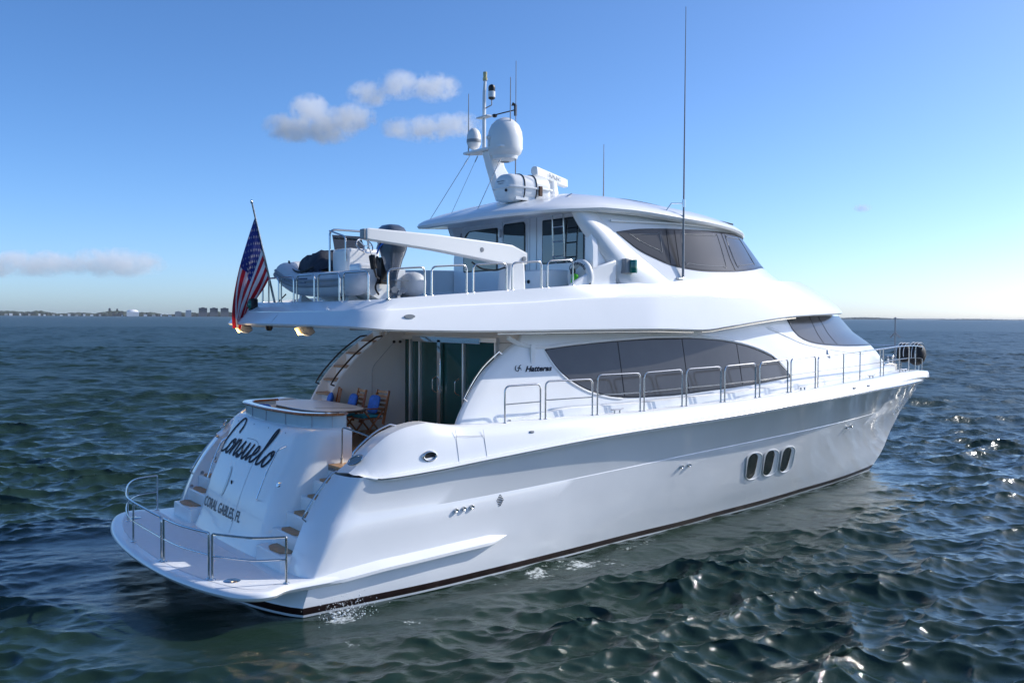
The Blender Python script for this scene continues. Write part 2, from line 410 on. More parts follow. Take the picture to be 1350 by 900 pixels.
# side strake running forward from the platform
for sg in (-1, 1):
    st = MB(); G = []
    for x in np.linspace(.25, 4.3, 40):
        g = (1 if x < 3.8 else max(.02, 1-((x-3.8)/.5)**1.3))*min(1, .35+(x-.25)/1.0)
        z = np.interp(x, [.25, .9, 1.6, 3, 4.3], [.385, .42, .48, .54, .58]); s = (x-.6)/20.2
        yb = hull_pt((z, .5, 21.05), max(0, (x-.5)/20.55))[1] if x > .5 else 3.36
        o_ = np.interp(x, [-.1, .5, 1.5, 4.3], [.12, .13, .16, .15])*g
        prof = [(-.03, .10*g), (o_*.55, .035*g), (o_, -.02*g), (o_*.98, -.07*g), (-.03, -.075*g)]
        G.append([(x, sg*(yb+a), z+b) for a, b in prof])
    st.grid(G); st.build("spray_strake", GEL, PLAT, smooth=40)
for (x, y) in ((-.62, -2.75), (-.62, 2.75), ):
    dr_ = MB(); dr_.lathe((x, y, PZ+.006), [(0, .008), (.11, .008), (.13, 0)], n=20); dr_.build("shore_power_lid", STEEL, PLAT)
# stern rails on the platform
def stern_rail(pts, mids, h=.71, label=None):
    m = MB(); P = [np.array((x, y, PZ)) for x, y in pts]; up = np.array((0, 0, h))
    path = [P[0], P[0]+up]+[p+up for p in P[1:-1]]+[P[-1]+up, P[-1]]
    # smooth plan curve for the top rail
    cur = crom([p for p in P], 6); top_ = [np.array((c[0], c[1], PZ+h)) for c in cur]
    m.tube(fillet([P[0]]+[top_[0]]+top_[1:-1]+[top_[-1]]+[P[-1]], .09), .019, 8)
    m.tube([np.array((c[0], c[1], PZ+h*.52)) for c in cur], .014, 8)
    for i in mids: m.tube([P[i], P[i]+up], .018, 8)
    for p in (P[0], P[-1], *[P[i] for i in mids]): m.lathe((p[0], p[1], PZ+.004), [(.0, .012), (.045, .012), (.05, 0)], n=12)
    return m.build("stern_rail", STEEL, Y)
stern_rail([(0, 3.36), (-.45, 3.18), (-.80, 2.52), (-1.08, 1.5), (-1.16, .72), (-1.13, -.88)], [2, 4])
stern_rail([(-1.12, -.98), (-1.05, -1.7), (-.86, -2.42)], [])
stern_rail([(-.84, -2.52), (-.55, -3.0), (-.35, -3.2), (0, -3.36)], [])

# ---- transom block and cockpit coaming
TX = cub([.45, .7, 1.3, 2.14, 2.52, 2.6], [.20, .31, .50, .86, 1.02, 1.08]); TW = 1.86
def tpt(y, z, off=0.):
    """point on the transom face; off: metres outwards"""
    a = abs(y); x = float(TX(z))-.06*(1-(min(a, TW)/TW)**2)
    r = .42
    if a > TW-r: x += r-math.sqrt(max(r*r-(a-(TW-r))**2, 0))
    return (x-off, y, z)
tb = MB(); zs_ = np.linspace(.43, 2.50, 22)
yy = np.concatenate([-TW+.42*(1-np.sin(np.linspace(math.pi/2, 0, 9)))[::1]*1., np.linspace(-1.4, 1.4, 25), TW-.42*(1-np.sin(np.linspace(0, math.pi/2, 9)))])
yy = np.sort(np.unique(np.round(yy, 5)))
G = []
for z in list(zs_)+[2.53, 2.55]:
    d = 0 if z <= 2.5 else (.02 if z < 2.54 else .06)
    row = [(1.85, -TW+d, z)]+[(lambda p: (p[0]+d, p[1]*(1-d/TW), z))(tpt(y, min(z, 2.52))) for y in yy]+[(1.85, TW-d, z)]
    G.append(row)
tb.grid(G)
tr = G[-1]; tb.grid([tr, [(max(p[0]+.30, 1.45) if 0 < i < len(tr)-1 else p[0], p[1]*.86, p[2]) for i, p in enumerate(tr)]])
TRAN = tb.build("transom", GEL, Y, smooth=40)
# raised frosted coaming with a varnished cap
cap = crom([(1.80, -1.72, 0), (1.6, -1.70, 0), (1.38, -1.58, 0), (1.16, -1.25, 0), (1.06, -.6, 0), (1.03, 0, 0), (1.06, .6, 0), (1.13, 1.25, 0), (1.30, 1.60, 0), (1.6, 1.70, 0), (1.85, 1.72, 0)], 7)
co = MB(); co.grid([[(p[0], p[1], z) for p in cap] for z in (2.55, 2.76)]); co.grid([[(p[0]+.05, p[1]*.96, z) for p in cap] for z in (2.55, 2.76)])
COAM = co.build("cockpit_coaming", FROST, Y)
cm = MB(); cm.grid([[(p[0]+.5*dx-0, p[1]*(1-dx*.30), 2.76+dz) for p in cap] for dx, dz in ((-.11, 0), (-.12, .025), (-.09, .045), (.16, .045), (.19, .025), (.18, 0))], cu=True)
cm.build("cap_rail", TEAKD, COAM, smooth=40)
for i in range(8, len(cap)-6, 9):
    p = cap[i]; po = MB(); po.box((p[0]-.008, p[1], 2.655), (.012, .012, .2)); po.build("joint_strip", SEAM, COAM)
# settee inside the coaming
se = MB(); inn = [(p[0]+.10, p[1]*.93) for p in cap[8:-6]]
se.grid([[(x+a, y*b, z) for x, y in inn] for a, b, z in ((0, 1, 2.70), (.10, .95, 2.70), (.12, .94, 2.40), (.55, .72, 2.38), (.56, .71, 1.95))])
se.build("cockpit_settee", GEL, Y, smooth=40)
# transom details
def strip(path2, wid, off, mb, closed=False):
    """ribbon on the transom face along (y,z) points; wid scalar or list"""
    P = [np.array(p, float) for p in path2]; n = len(P); A = []; B = []
    for i in range(n):
        a = P[max(i-1, 0)]; b = P[min(i+1, n-1)]; t = b-a; t /= max(np.linalg.norm(t), 1e-9); nn = np.array((-t[1], t[0]))
        wv = wid[i] if hasattr(wid, '__len__') else wid
        A.append(tpt(*(P[i]+nn*wv/2), off)); B.append(tpt(*(P[i]-nn*wv/2), off))
    mb.grid([A, B])
dm = MB()
strip(crom([(-.28, .62), (-.28, 1.9), (-.22, 2.12), (-.02, 2.2), (.42, 2.2)], 6), .012, .004, dm); dm.build("door_seam", SEAM, TRAN)
for y0, z0, z1 in ((1.66, 1.28, 2.08), (-1.12, 1.30, 2.22)):
    hr = MB(); path = [tpt(y0, z0, .0), tpt(y0, z0+.02, .07), tpt(y0-.02, (z0+z1)/2, .085), tpt(y0-.08, z1-.05, .075), tpt(y0-.18, z1+.02, .0)]
    hr.tube(fillet(path, .05), .014, 8); hr.build("grab_handle", CHROME, TRAN)
em = MB(); strip([(.62+.17*math.cos(a)*.55, 1.40+.25*math.sin(a)) for a in np.linspace(R(75), R(285), 16)], [.02+.075*math.sin(math.pi*i/15) for i in range(16)], .012, em)
em.build("crescent_handle", FROST, TRAN)
kh = MB(); kh.box(tpt(.30, 1.42, .012), (.02, .05, .075)); kh.build("latch", RUB, TRAN, bevel=.01)
lt = MB(); lt.lathe(tpt(-1.55, 1.62, -.005), [(0, .03), (.035, .03), (.05, 0)], (-1, -.35, .3), 14); lt.build("transom_light", STEEL, TRAN)
for y, z in ((1.2, 2.44), (.35, 2.46), (-.35, 2.46), (-1.1, 2.44)):
    s_ = MB(); s_.lathe(tpt(y, z, -.002), [(0, .006), (.014, .006), (.014, 0)], (-1, 0, .3), 10); s_.build("screw_cap", GREYP, TRAN)

# boat name in script: pen strokes in a slanted frame (u right to left seen from astern is -y)
def name_pt(u, v, off):      # u 0..7 along the name, v 0..2 letter height
    sl = .42
    return (1.60-(u+sl*v)*.425, 1.86+v*.33-.006*u)
strokes = [
 [(1.12, 1.22), (1.22, 1.62), (1.08, 1.95), (.74, 1.98), (.38, 1.5), (.10, .85), (.02, .35), (.2, .0), (.55, .06), (.86, .42)],
 [(1.05, .80), (.86, .62), (.78, .25), (.92, .0), (1.12, .08), (1.28, .45), (1.22, .78), (1.05, .80), (1.12, .62), (1.42, .62)],
 [(1.55, .9), (1.50, .5), (1.42, .0), (1.5, .35), (1.68, .78), (1.86, .88), (1.92, .65), (1.86, .2), (1.98, .02), (2.2, .3)],
 [(2.2, .3), (2.44, .88), (2.42, .6), (2.62, .35), (2.60, .08), (2.40, .0), (2.28, .14), (2.55, .12), (2.85, .35)],
 [(2.85, .35), (3.0, .88), (2.94, .3), (3.02, .02), (3.22, .12), (3.42, .55), (3.5, .9), (3.44, .35), (3.52, .03), (3.78, .3)],
 [(3.78, .3), (4.05, .42), (4.22, .65), (4.14, .86), (3.98, .8), (3.88, .4), (3.98, .04), (4.22, .05), (4.5, .4)],
 [(4.5, .4), (4.8, 1.1), (4.98, 1.75), (4.9, 1.95), (4.76, 1.7), (4.66, .9), (4.66, .2), (4.78, .0), (5.02, .12), (5.22, .5)],
 [(5.55, .82), (5.34, .64), (5.26, .25), (5.40, .0), (5.62, .1), (5.78, .48), (5.72, .8), (5.55, .82), (5.66, .6), (5.95, .72)]]
nm = MB(); ne = MB()
for st_ in strokes:
    P = crom([(*p, 0) for p in st_], 6); Q = [np.array(name_pt(p[0], p[1], 0)) for p in P]
    wv = []
    for i in range(len(P)):
        d = P[min(i+1, len(P)-1)]-P[max(i-1, 0)]; d = d/max(np.linalg.norm(d), 1e-6); wv.append(.032+.026*abs(d[1])**1.5)
    strip(Q, wv, .012, nm); strip([(q[0]+.014, q[1]-.008) for q in Q], [x+.008 for x in wv], .006, ne)  # pale outline ribbon, shifted down and to port to imitate the letters' shadow
nm.build("boat_name_lettering", MOULD, TRAN, smooth=0); ne.build("lettering_edge_shadow", LTL, TRAN, smooth=0)

def text_verts(s, size=1., shear=0., bold=0.):
    c = bpy.data.curves.new("t", 'FONT'); c.body = s; c.size = size; c.shear = shear; c.resolution_u = 3; c.offset = bold
    o = bpy.data.objects.new("t", c); COL.objects.link(o)
    me = bpy.data.meshes.new_from_object(o); V = [tuple(v.co) for v in me.vertices]; F = [tuple(p.vertices) for p in me.polygons]
    bpy.data.objects.remove(o); bpy.data.meshes.remove(me); bpy.data.curves.remove(c)
    return V, F
V, F = text_verts("CORAL GABLES, FL", .22, 0, .004)
x1 = max(v[0] for v in V); tm = MB(); tm.add([tpt(1.42-v[0]/x1*1.98, .84+v[1]*1.15, .008) for v in V], F); tm.build("home_port_lettering", GREYL, TRAN, smooth=0)

# stairs each side of the transom
for sg in (-1, 1):
    st = MB(); tk = []
    for i, (x0, x1_, z) in enumerate(((.16, .62, .72), (.44, .88, .97), (.66, 1.12, 1.22), (.90, 1.38, 1.47), (1.12, 1.66, 1.72), (1.40, 2.6, 1.94))):
        st.box((x0+.6, sg*2.24, z-.32), (1.2, 1.06, .62))
    ST = st.build("boarding_stairs", GEL, Y, bevel=.025)
    for i, (x0, x1_, z) in enumerate(((.16, .62, .72), (.44, .88, .97), (.66, 1.12, 1.22), (.90, 1.38, 1.47), (1.12, 1.66, 1.72))):
        t = MB()
        if i == 0: poly = [(x1_-.14, 1.92), (x1_-.14, 2.56), (x0+.20, 2.68), (x0+.06, 2.58), (x0+.03, 2.25), (x0+.10, 2.02), (x0+.2, 1.94)]
        else: poly = [(x1_-.14, 1.94), (x1_-.14, 2.56), (x0+.12, 2.68), (x0+.03, 2.5), (x0+.03, 2.05), (x0+.08, 1.94)]
        t.prism([(x, sg*y, z-.008) for x, y in poly], (0, 0, .018)); t.build("teak_tread", TEAK, ST, smooth=0)
    for x, z in ((.30, .52), (.52, .86), (.74, 1.12), (1.0, 1.4)):
        l_ = MB(); l_.lathe((x, sg*2.752, z+.12), [(0, .015), (.03, .015), (.04, 0)], (0, -sg, 0), 12); l_.build("step_light", GREYP, ST)
    # handrail on the quarter
    h = MB(); P = [(float(qi(z))-.03, sg*2.80, z) for z in np.linspace(1.25, 1.93, 6)]; P = [(P[0][0]+.05, sg*2.80, P[0][2]-.05)]+[(p[0]-.035, p[1], p[2]+.03) for p in P]+[(P[-1][0]+.06, sg*2.80, P[-1][2]+.05)]
    h.tube(P, .016, 8)
    P2 = [(x-.02, sg*2.80, float(zt(x))+.06) for x in np.linspace(1.42, 2.1, 7)]; P2 = [(1.38, sg*2.80, float(zt(1.38))-.02)]+P2+[(2.2, sg*2.80, float(zt(2.2))+.0)]
    h.tube(P2, .018, 8); h.build("quarter_handrail", STEEL, Y)
    g = MB(); g.tube(fillet([(1.62, sg*1.93, 2.02), (1.62, sg*1.95, 2.58), (1.80, sg*2.3, 2.50), (1.95, sg*2.66, 2.40)], .06), .015, 8)
    g.tube([(1.62, sg*1.93, 1.95), (1.62, sg*1.93, 2.05)], .03, 8); g.build("boarding_gate", STEEL, Y)

# ---- cockpit sole, side decks, foredeck
ck = MB(); ck.box((3.4, 0, 1.90), (4.0, 5.5, .1)); ck.build("cockpit_sole", TEAK, Y)
dk = MB(); G = []
for x in np.concatenate([np.linspace(5.3, 21, 50), np.linspace(21.2, 23.2, 14)]):
    y = max(float(YT(x))-.22, 0.001); z = float(zt(x))-.03; G.append([(x, y*t, z) for t in (-1, -.85, -.5, 0, .5, .85, 1)])
dk.grid(G)
for sg in (-1, 1): dk.grid([[(x, sg*y, float(zt(x))-.03) for y in (2.55, 2.9, float(YT(x))-.2)] for x in np.linspace(3.75, 5.35, 8)])
DECK = dk.build("deck", NONSKID, Y, smooth=40)

# ------------------------------------------------------------------ deck house (salon and forward cabin)
xh = lambda z: np.interp(z, [2.4, 2.6, 3, 3.5, 3.75, 4.1, 4.6, 4.8], [22.0, 21.8, 21.2, 20.6, 20.2, 19.35, 18.6, 18.2])
def hb(x, z):
    B = 2.75-.2*(z-2.6); u = np.clip((np.asarray(x, float)-10)/(xh(z)-10), 0, 1)
    return np.where(np.asarray(x) < 10, B, B*(1-u**2.2))
xa_h = cub([2.4, 2.6, 3.03, 3.49, 3.86, 4.08, 4.35], [3.38, 3.47, 3.76, 4.17, 4.70, 5.05, 5.25])
def surf(b, x, z, sg, off):
    e = .01; n = np.array((-(float(b(x+e, z))-float(b(x-e, z)))/(2*e), 1., -(float(b(x, z+e))-float(b(x, z-e)))/(2*e)))
    n[0] = min(n[0], 6); n /= np.linalg.norm(n)
    return (x+n[0]*off, sg*(float(b(x, z))+n[1]*off), z+n[2]*off)
ho = MB(); ZH = list(np.linspace(2.42, 4.32, 24))
sH = np.concatenate([np.linspace(0, .5, 30)[:-1], np.linspace(.5, .92, 40)[:-1], 1-.08*(1-np.linspace(0, 1, 26))**2])
for sg in (-1, 1):
    G = []
    for z in ZH:
        a = float(xa_h(z)) if sg < 0 else 5.25; e = float(xh(z)); b0 = float(hb(a, z))
        row = [(5.25 if sg > 0 else max(a+.35, min(5.25, a+1.2)), sg*(b0-.16), z), (a+.07, sg*(b0-.15), z), (a+.01, sg*(b0-.10), z), (a+.01, sg*(b0-.045), z), (a+.06, sg*(b0-.004), z)]
        if sg > 0: row = row[-1:]
        for s in sH: x = a+.07+(e-a-.07)*s; row.append((x, sg*float(hb(x, z)), z))
        G.append(row)
    ho.grid(G)
    G = []
    for z in np.linspace(4.32, 4.72, 6):
        a = 11.0; e = float(xh(z)); G.append([(a+(e-a)*s, sg*float(hb(a+(e-a)*s, z)), z) for s in sH])
    ho.grid(G)
HOUSE = ho.build("deck_house", GEL, Y, smooth=40)

def patch(name, b, cols, mat, parent, off, nz=10, sg=-1, smooth=30, cap=None):
    """cols: list of functions s -> (x(z), ztop, zbot) sampled; makes a skin lying 'off' outside the surface b"""
    m = MB(); G = []
    for (xf, zb, zt_) in cols:
        G.append([surf(b, xf(z), z, sg, off) for z in np.linspace(zb, zt_, nz)])
    m.grid(G); return m.build(name, mat, parent, smooth=smooth)
# salon side windows
swt = cub([5.63, 6.44, 7.59, 8.78, 9.47, 10.4, 11.25, 12.44, 12.96, 13.16], [3.86, 3.93, 4.0, 4.04, 4.04, 4.0, 3.90, 3.60, 3.28, 3.12])
swb = cub([5.63, 5.9, 6.24, 6.75, 7.38, 8.0, 8.79, 10.16, 11.77, 13.16], [3.855, 3.51, 3.25, 3.03, 2.91, 2.885, 2.885, 2.94, 3.02, 3.115])
cst = lambda x: (lambda z: x)
for sg in (-1, 1):
    xs_ = np.concatenate([np.linspace(5.63, 7.4, 26)[:-1], np.linspace(7.4, 12, 30)[:-1], np.linspace(12, 13.16, 18)])
    W = patch("salon_window", hb, [(cst(x), float(swb(x))-.035*min(1, (x-5.6)/.1), float(swt(x))+.035*min(1, (x-5.6)/.1)) for x in xs_], FRAMEB, HOUSE, .006, sg=sg)
    for a, b_ in ((5.66, 7.53), (7.56, 9.42), (9.45, 11.20), (11.23, 13.1)):
        patch("window_pane", hb, [(cst(x), float(swb(x))+.004, float(swt(x))-.004) for x in np.linspace(a, b_, 24)], MESHC, W, .013, sg=sg)
    # moulded eyebrow running over the windows and down to the aft fin
    eb = MB(); P = [surf(hb, x, float(z), sg, .02) for x, z in [(4.75, 4.12), (5.0, 3.99), (5.3, 3.93)]+[(x, float(swt(x))+.055) for x in np.linspace(5.7, 13.1, 40)]]
    rr_ = [.05, .05]+[.036]*(len(P)-6)+[.025, .018, .012, .006]
    eb.tube(P, rr_, 8); eb.build("window_eyebrow", GEL, HOUSE)
    eb = MB(); P = [surf(hb, x, float(z), sg, .0) for x, z in [(5.62, 3.86)]+[(x, float(swb(x))-.05) for x in np.linspace(5.75, 7.6, 24)]]
    eb.tube(P, [.012]+[.026]*22+[.012, .004], 8); eb.build("window_sill_moulding", GEL, HOUSE)
    # sweeping feature line below the forward windows
    fl = MB(); P = [surf(hb, x, z, sg, -.03) for x, z in zip(np.linspace(12.3, 18.6, 40), cub([12.3, 12.6, 13.3, 14.15, 15.4, 17.63, 18.6], [4.32, 4.27, 4.09, 3.88, 3.73, 3.55, 3.50])(np.linspace(12.3, 18.6, 40)))]
    fl.tube(P, [.01, .03]+[.05]*35+[.04, .03, .01], 14); fl.build("feature_moulding", GEL, HOUSE)
    # round courtesy plate
    ci = MB(); c = surf(hb, 15.42, 3.59, sg, .01); n = Vector(surf(hb, 15.42, 3.59, sg, 1.))-Vector(c)
    ci.lathe(c, [(0, .03), (.10, .028), (.115, .012), (.12, 0)], n, 20); ci.build("courtesy_light", ALU, HOUSE)
    # grab rail on the aft fin
    g = MB(); P = [(float(xa_h(z))+.02, sg*(float(hb(4, z))-.03), z) for z in np.linspace(2.98, 3.80, 10)]
    if sg < 0:
        P = [P[0]]+[(p[0]-.07, p[1]+.0, p[2]+.05) for p in P]+[P[-1]]
        g.tube(P, .016, 8); g.build("fin_grab_rail", STEEL, HOUSE)
# forward cabin windscreen
pb = cub([0, .03, .09, .2, .32, .5, .8, 1.], [4.49, 4.25, 4.02, 3.88, 3.825, 3.78, 3.74, 3.72])
for sg in (-1, 1):
    def pcol(s, d=0.): return ((lambda z, s=s: 13.56+(float(xh(z))-13.56-.0)*s), float(pb(s))+d, 4.56-d*.3)
    W = patch("cabin_window", hb, [pcol(s, -.03) for s in 1-(1-np.linspace(0, 1, 44))**1.5], FRAMEB, HOUSE, .006, sg=sg)
    for a, b_ in ((.006, .265), (.275, .40), (.41, .985)):
        patch("window_pane", hb, [pcol(s, .006) for s in np.linspace(a, b_, 22)], MESHD, W, .013, sg=sg)
# builder's lettering and emblem on the fin
V, F = text_verts("Hatteras", .2, .4, .008); x1 = max(v[0] for v in V)
lm = MB(); lm.add([surf(hb, 5.10+v[0]/x1*.66, 3.47+v[1]*.70, -1, .006) for v in V], F); lm.build("builder_lettering", MOULD, HOUSE, smooth=0)
lg = MB()
def hstrip(pts, wd):
    P = [np.array(p, float) for p in pts]; A = []; B = []
    for i, p in enumerate(P):
        t = P[min(i+1, len(P)-1)]-P[max(i-1, 0)]; t /= np.linalg.norm(t); n = np.array((-t[1], t[0])); k = wd*(.35+.65*math.sin(math.pi*min(1, i/(len(P)-1))))
        A.append(surf(hb, *(p+n*k/2), -1, .006)); B.append(surf(hb, *(p-n*k/2), -1, .006))
    lg.grid([A, B])
EMB = lambda pts: [(4.955+(p[0]-4.91)*.62, 3.535+(p[1]-3.53)*.62) for p in crom([(*q, 0) for q in pts], 4)]
hstrip(EMB([(4.84, 3.62), (4.79, 3.55), (4.80, 3.47), (4.87, 3.45)]), .022)
hstrip(EMB([(5.02, 3.63), (4.94, 3.58), (4.92, 3.50), (4.86, 3.42)]), .022)
hstrip(EMB([(4.86, 3.53), (4.93, 3.54), (4.99, 3.52), (5.0, 3.46)]), .018)
lg.build("builder_emblem", MOULD, HOUSE, smooth=0)
# toe step where the house meets the side deck
ts = MB()
for sg in (-1, 1):
    ts.grid([[(x, sg*(float(hb(x, 2.6))+a), float(zt(x))+b) for a, b in ((-.02, .16*min(1, (x-4.6)/1.4+.02)), (.07, .13*min(1, (x-4.6)/1.4+.02)), (.09, -.05))] for x in np.linspace(4.6, 20.5, 70)])
ts.build("deck_step", GEL, HOUSE, smooth=50)

# ------------------------------------------------------------------ salon entrance
BX = 5.25
bk = MB(); bk.box((BX+.06, 0, 4.16), (.1, 4.86, .34)); bk.box((BX+.066, -2.0, 2.965), (.1, 1.1, 2.03)); bk.box((BX+.066, 2.33, 2.965), (.1, .1, 2.03))
BULK = bk.build("salon_bulkhead", GEL, Y)
D = bpy.data.objects.new("salon_door", None); COL.objects.link(D); D.parent = Y
fr = MB()
yl = [2.28, 1.92, 1.50, .62, -.28, -1.45]
for y in yl: fr.box((BX-.02, y, 3.0), (.07, .055 if y not in (1.5,) else .05, 2.06))
fr.box((BX-.02, .4, 4.03), (.075, 3.8, .10)); fr.box((BX-.02, .4, 1.99), (.08, 3.8, .07)); fr.build("door_frame", ALU, D, bevel=.006)
lv = MB(); lv.box((BX-.05, .62, 3.0), (.07, .14, 2.0)); lv.build("door_stile", CHROME, D, bevel=.006)
lv = MB(); lv.box((BX-.05, .4, 4.0), (.07, 2.7, .12)); lv.build("door_header", CHROME, D, bevel=.006)
for a, b_ in zip(yl[:-1], yl[1:]):
    p = MB(); p.box((BX+.015, (a+b_)/2, 3.0), (.012, abs(a-b_)-.05, 2.0)); p.build("door_glass", DOORGL, D, smooth=0)
for y, s in ((.70, 1), (-.20, 1)):
    h = MB(); h.tube(fillet([(BX-.08, y, 2.85), (BX-.16, y+.04*s, 2.90), (BX-.16, y+.04*s, 3.15), (BX-.08, y, 3.20)], .05), .014, 8); h.build("door_handle", STEEL, D)

# ------------------------------------------------------------------ stairs from the cockpit to the boat deck (port side)
ST = bpy.data.objects.new("boat_deck_stairs", None); COL.objects.link(ST); ST.parent = Y
curve_i = cub([1.95, 2.3, 2.7, 3.1, 3.38, 3.66, 3.92, 4.2, 4.3], [3.05, 3.15, 3.35, 3.60, 3.85, 4.15, 4.52, 4.98, 5.15])
for y, th, zlo in ((2.22, .07, 1.95), (3.0, .07, 2.3)):
    m = MB(); zz = np.linspace(zlo, 4.28, 26)
    for yy_ in (y, y+th): m.grid([[(float(curve_i(z)), yy_, z), (float(curve_i(z))+.62 if y > 2.5 else 5.26, yy_, z)] for z in zz])
    m.grid([[(float(curve_i(z)), y, z), (float(curve_i(z))-.025, y+th/2, z), (float(curve_i(z)), y+th, z)] for z in zz])
    if y > 2.5: m.grid([[(float(curve_i(z))+.62, y, z), (float(curve_i(z))+.62, y+th, z)] for z in zz])
    m.build("stair_stringer", GEL, ST)
    h = MB(); P = [(float(curve_i(z))-.09, y+th/2, z+.05) for z in np.linspace(2.95, 3.98, 14)]; P = [(P[0][0]+.10, P[0][1], P[0][2]-.04)]+P+[(P[-1][0]+.16, P[-1][1], P[-1][2]+.02)]
    h.tube(P, .02, 8); h.build("stair_handrail", DARKWD, ST)
for i, z in enumerate((2.2, 2.48, 2.77, 3.07, 3.36, 3.65, 3.92)):
    t = MB(); x = float(curve_i(z))+.02; t.box((x+.13, 2.645, z), (.30, .72, .045)); t.build("stair_tread", TEAK, ST, bevel=.008)
    r = MB(); r.box((x+.30, 2.645, z+.12), (.03, .71, .30)); r.build("stair_riser", GEL, ST)
lk = MB(); lk.tube(fillet([(4.40, 2.215, 2.0), (4.40, 2.215, 3.35), (5.0, 2.215, 3.95)], .15), .006, 5); lk.build("locker_seam", SEAM, ST)
for x in (4.96, 5.12):
    l_ = MB(); l_.lathe((x, 2.22, 3.92), [(0, .03), (.03, .03), (.035, 0)], (0, -1, 0), 12); l_.build("switch_knob", RUB, ST)

# ------------------------------------------------------------------ boat deck: fascia, brow, soffit
bbf = cub([8, 10, 12, 13, 14.4, 15.3, 16.45, 17.3, 18.1], [3.10, 2.95, 2.75, 2.60, 2.33, 2.06, 1.58, 1.02, 0.])
def loop(x0, ym, yfun, xe, bow=.22, r=.55, nside=70):
    """starboard half outline from the aft centre round the corner and along the side to the front apex"""
    P = []
    for t in np.linspace(0, 1, 14)[:-1]: y = (ym-r)*t; P.append((x0+bow*(y/ym)**2, y))
    xc = x0+bow*((ym-r)/ym)**2
    for a in np.linspace(0, math.pi/2, 9)[:-1]: P.append((xc+r-r*math.cos(a), ym-r+r*math.sin(a)))
    for s in np.linspace(0, 1, nside): s2 = s*.7+.3*(1-(1-s)**2.2); x = xc+r+(xe-xc-r)*s2; P.append((x, max(float(yfun(x)), 0)))
    P[-1] = (xe, 0.); return P
yb_ = lambda x: float(bbf(max(x, 8))) if x > 8 else 3.10
zb_ = cub([1, 2, 3.8, 8, 9.6, 10.5, 11.6, 12.8, 14.1, 16, 18.2], [4.34, 4.26, 4.24, 4.26, 4.235, 4.31, 4.42, 4.52, 4.575, 4.62, 4.66])
sc_ = lambda x, k, xe: 18.1*min(1, x/xe) if x > 15 else x
def ykn(x): xe = 17.9; q = x if x < 12 else 12+(x-12)*(6.1)/(xe-12); return yb_(q)-float(np.interp(x, [0, 8, 12, 15, 18], [.1, .1, .13, .1, .0]))
zkn = cub([1, 1.9, 3.25, 4.9, 6, 8.4, 11, 12.5, 13.5, 15, 16.5, 18], [4.55, 4.59, 4.68, 4.76, 4.84, 4.92, 4.955, 4.945, 4.92, 4.87, 4.82, 4.77])
def ytp(x): xe = 16.3; f_ = cub([0, 5.5, 7, 8.5, 11, 12.5, 13.5, 14.5, 15.5, 16.0, 16.3], [2.92, 2.92, 2.80, 2.70, 2.57, 2.33, 2.05, 1.64, 1.05, .55, 0]); return float(f_(x))
ztp = cub([1.4, 2, 2.7, 3.6, 4.5, 5.3, 6.2, 6.6, 8.5, 9.8, 12.5, 13.5, 15, 16, 16.4], [4.74, 4.79, 4.85, 4.92, 4.99, 5.05, 5.12, 5.14, 5.24, 5.31, 5.38, 5.41, 5.43, 5.43, 5.42])
L0 = loop(1.10, 3.10, yb_, 18.10); L1 = loop(1.30, 3.02, ykn, 17.90); L2 = loop(1.62, 2.92, ytp, 16.3)
def row3(L, zf, dx=0, dy=0, dz=0): return [(x+dx, max(y-dy, 0), float(zf(x))+dz) for x, y in L]
def mixr(a, b, t, bulge=0, bz=0): return [tuple(np.array(p)*(1-t)+np.array(q)*t+np.array((0, bulge, bz))) for p, q in zip(a, b)]
r0 = row3(L0, zb_, dz=0); rk = row3(L1, zkn); rt_ = row3(L2, ztp)
zfl = lambda x: float(ztp(x))-.05
# front: the shoulder row is pulled out so that the brow rounds over
def brow(a, b, t):
    out = []
    for i, (p, q) in enumerate(zip(a, b)):
        p = np.array(p); q = np.array(q); f_ = min(1, max(0, (i-48)/42)); w_ = f_*f_*(3-2*f_); m = p*(1-t)+q*t; m += np.array((.05*w_, .02*w_, .01*w_))*math.sin(math.pi*t); out.append(tuple(m))
    if a[-1][1] == 0: out[-1] = (out[-1][0], 0, out[-1][2])
    return out
def lipk(P):   # highlight ledge along the knuckle that fades forward
    return [(x, y-.040*float(np.interp(x, [0, 8.5, 13.5], [1, 1, 0])), z+.02*float(np.interp(x, [0, 8.5, 13.5], [1, 1, 0]))) for x, y, z in P]
rows = [[(x+(.25 if y < 2.4 and x < 3 else 0), max(y-.30, 0), z+.01) for x, y, z in r0], [(x+.02, max(y-.05, 0), z-.012) for x, y, z in r0], [(x, y, z+.02) for x, y, z in r0], mixr([(x, y, z+.02) for x, y, z in r0], rk, .5, .012), rk, lipk(rk), brow(lipk(rk), rt_, .2), brow(lipk(rk), rt_, .4), brow(lipk(rk), rt_, .6), brow(lipk(rk), rt_, .8), rt_, [(x+(.10 if x < 2.2 else .0), max(y-.10, 0), z) for x, y, z in rt_], [(x+(.13 if x < 2.2 else .0), max(y-.13, 0), z-.06) for x, y, z in rt_]]
bd = MB()
for sg in (-1, 1):
    bd.grid([[(x, sg*y, z) for x, y, z in r] for r in rows])
    # deck inside the coaming and soffit underneath
    bd.grid([[(x, sg*y*t, z) for x, y, z in rows[-1]] for t in (1, .5, 0)])
    bd.grid([[(x, sg*y*t, z+.012*(1-t)) for x, y, z in rows[0]] for t in (1, .5, 0)])
BDK = bd.build("boat_deck", GEL, Y, smooth=32)
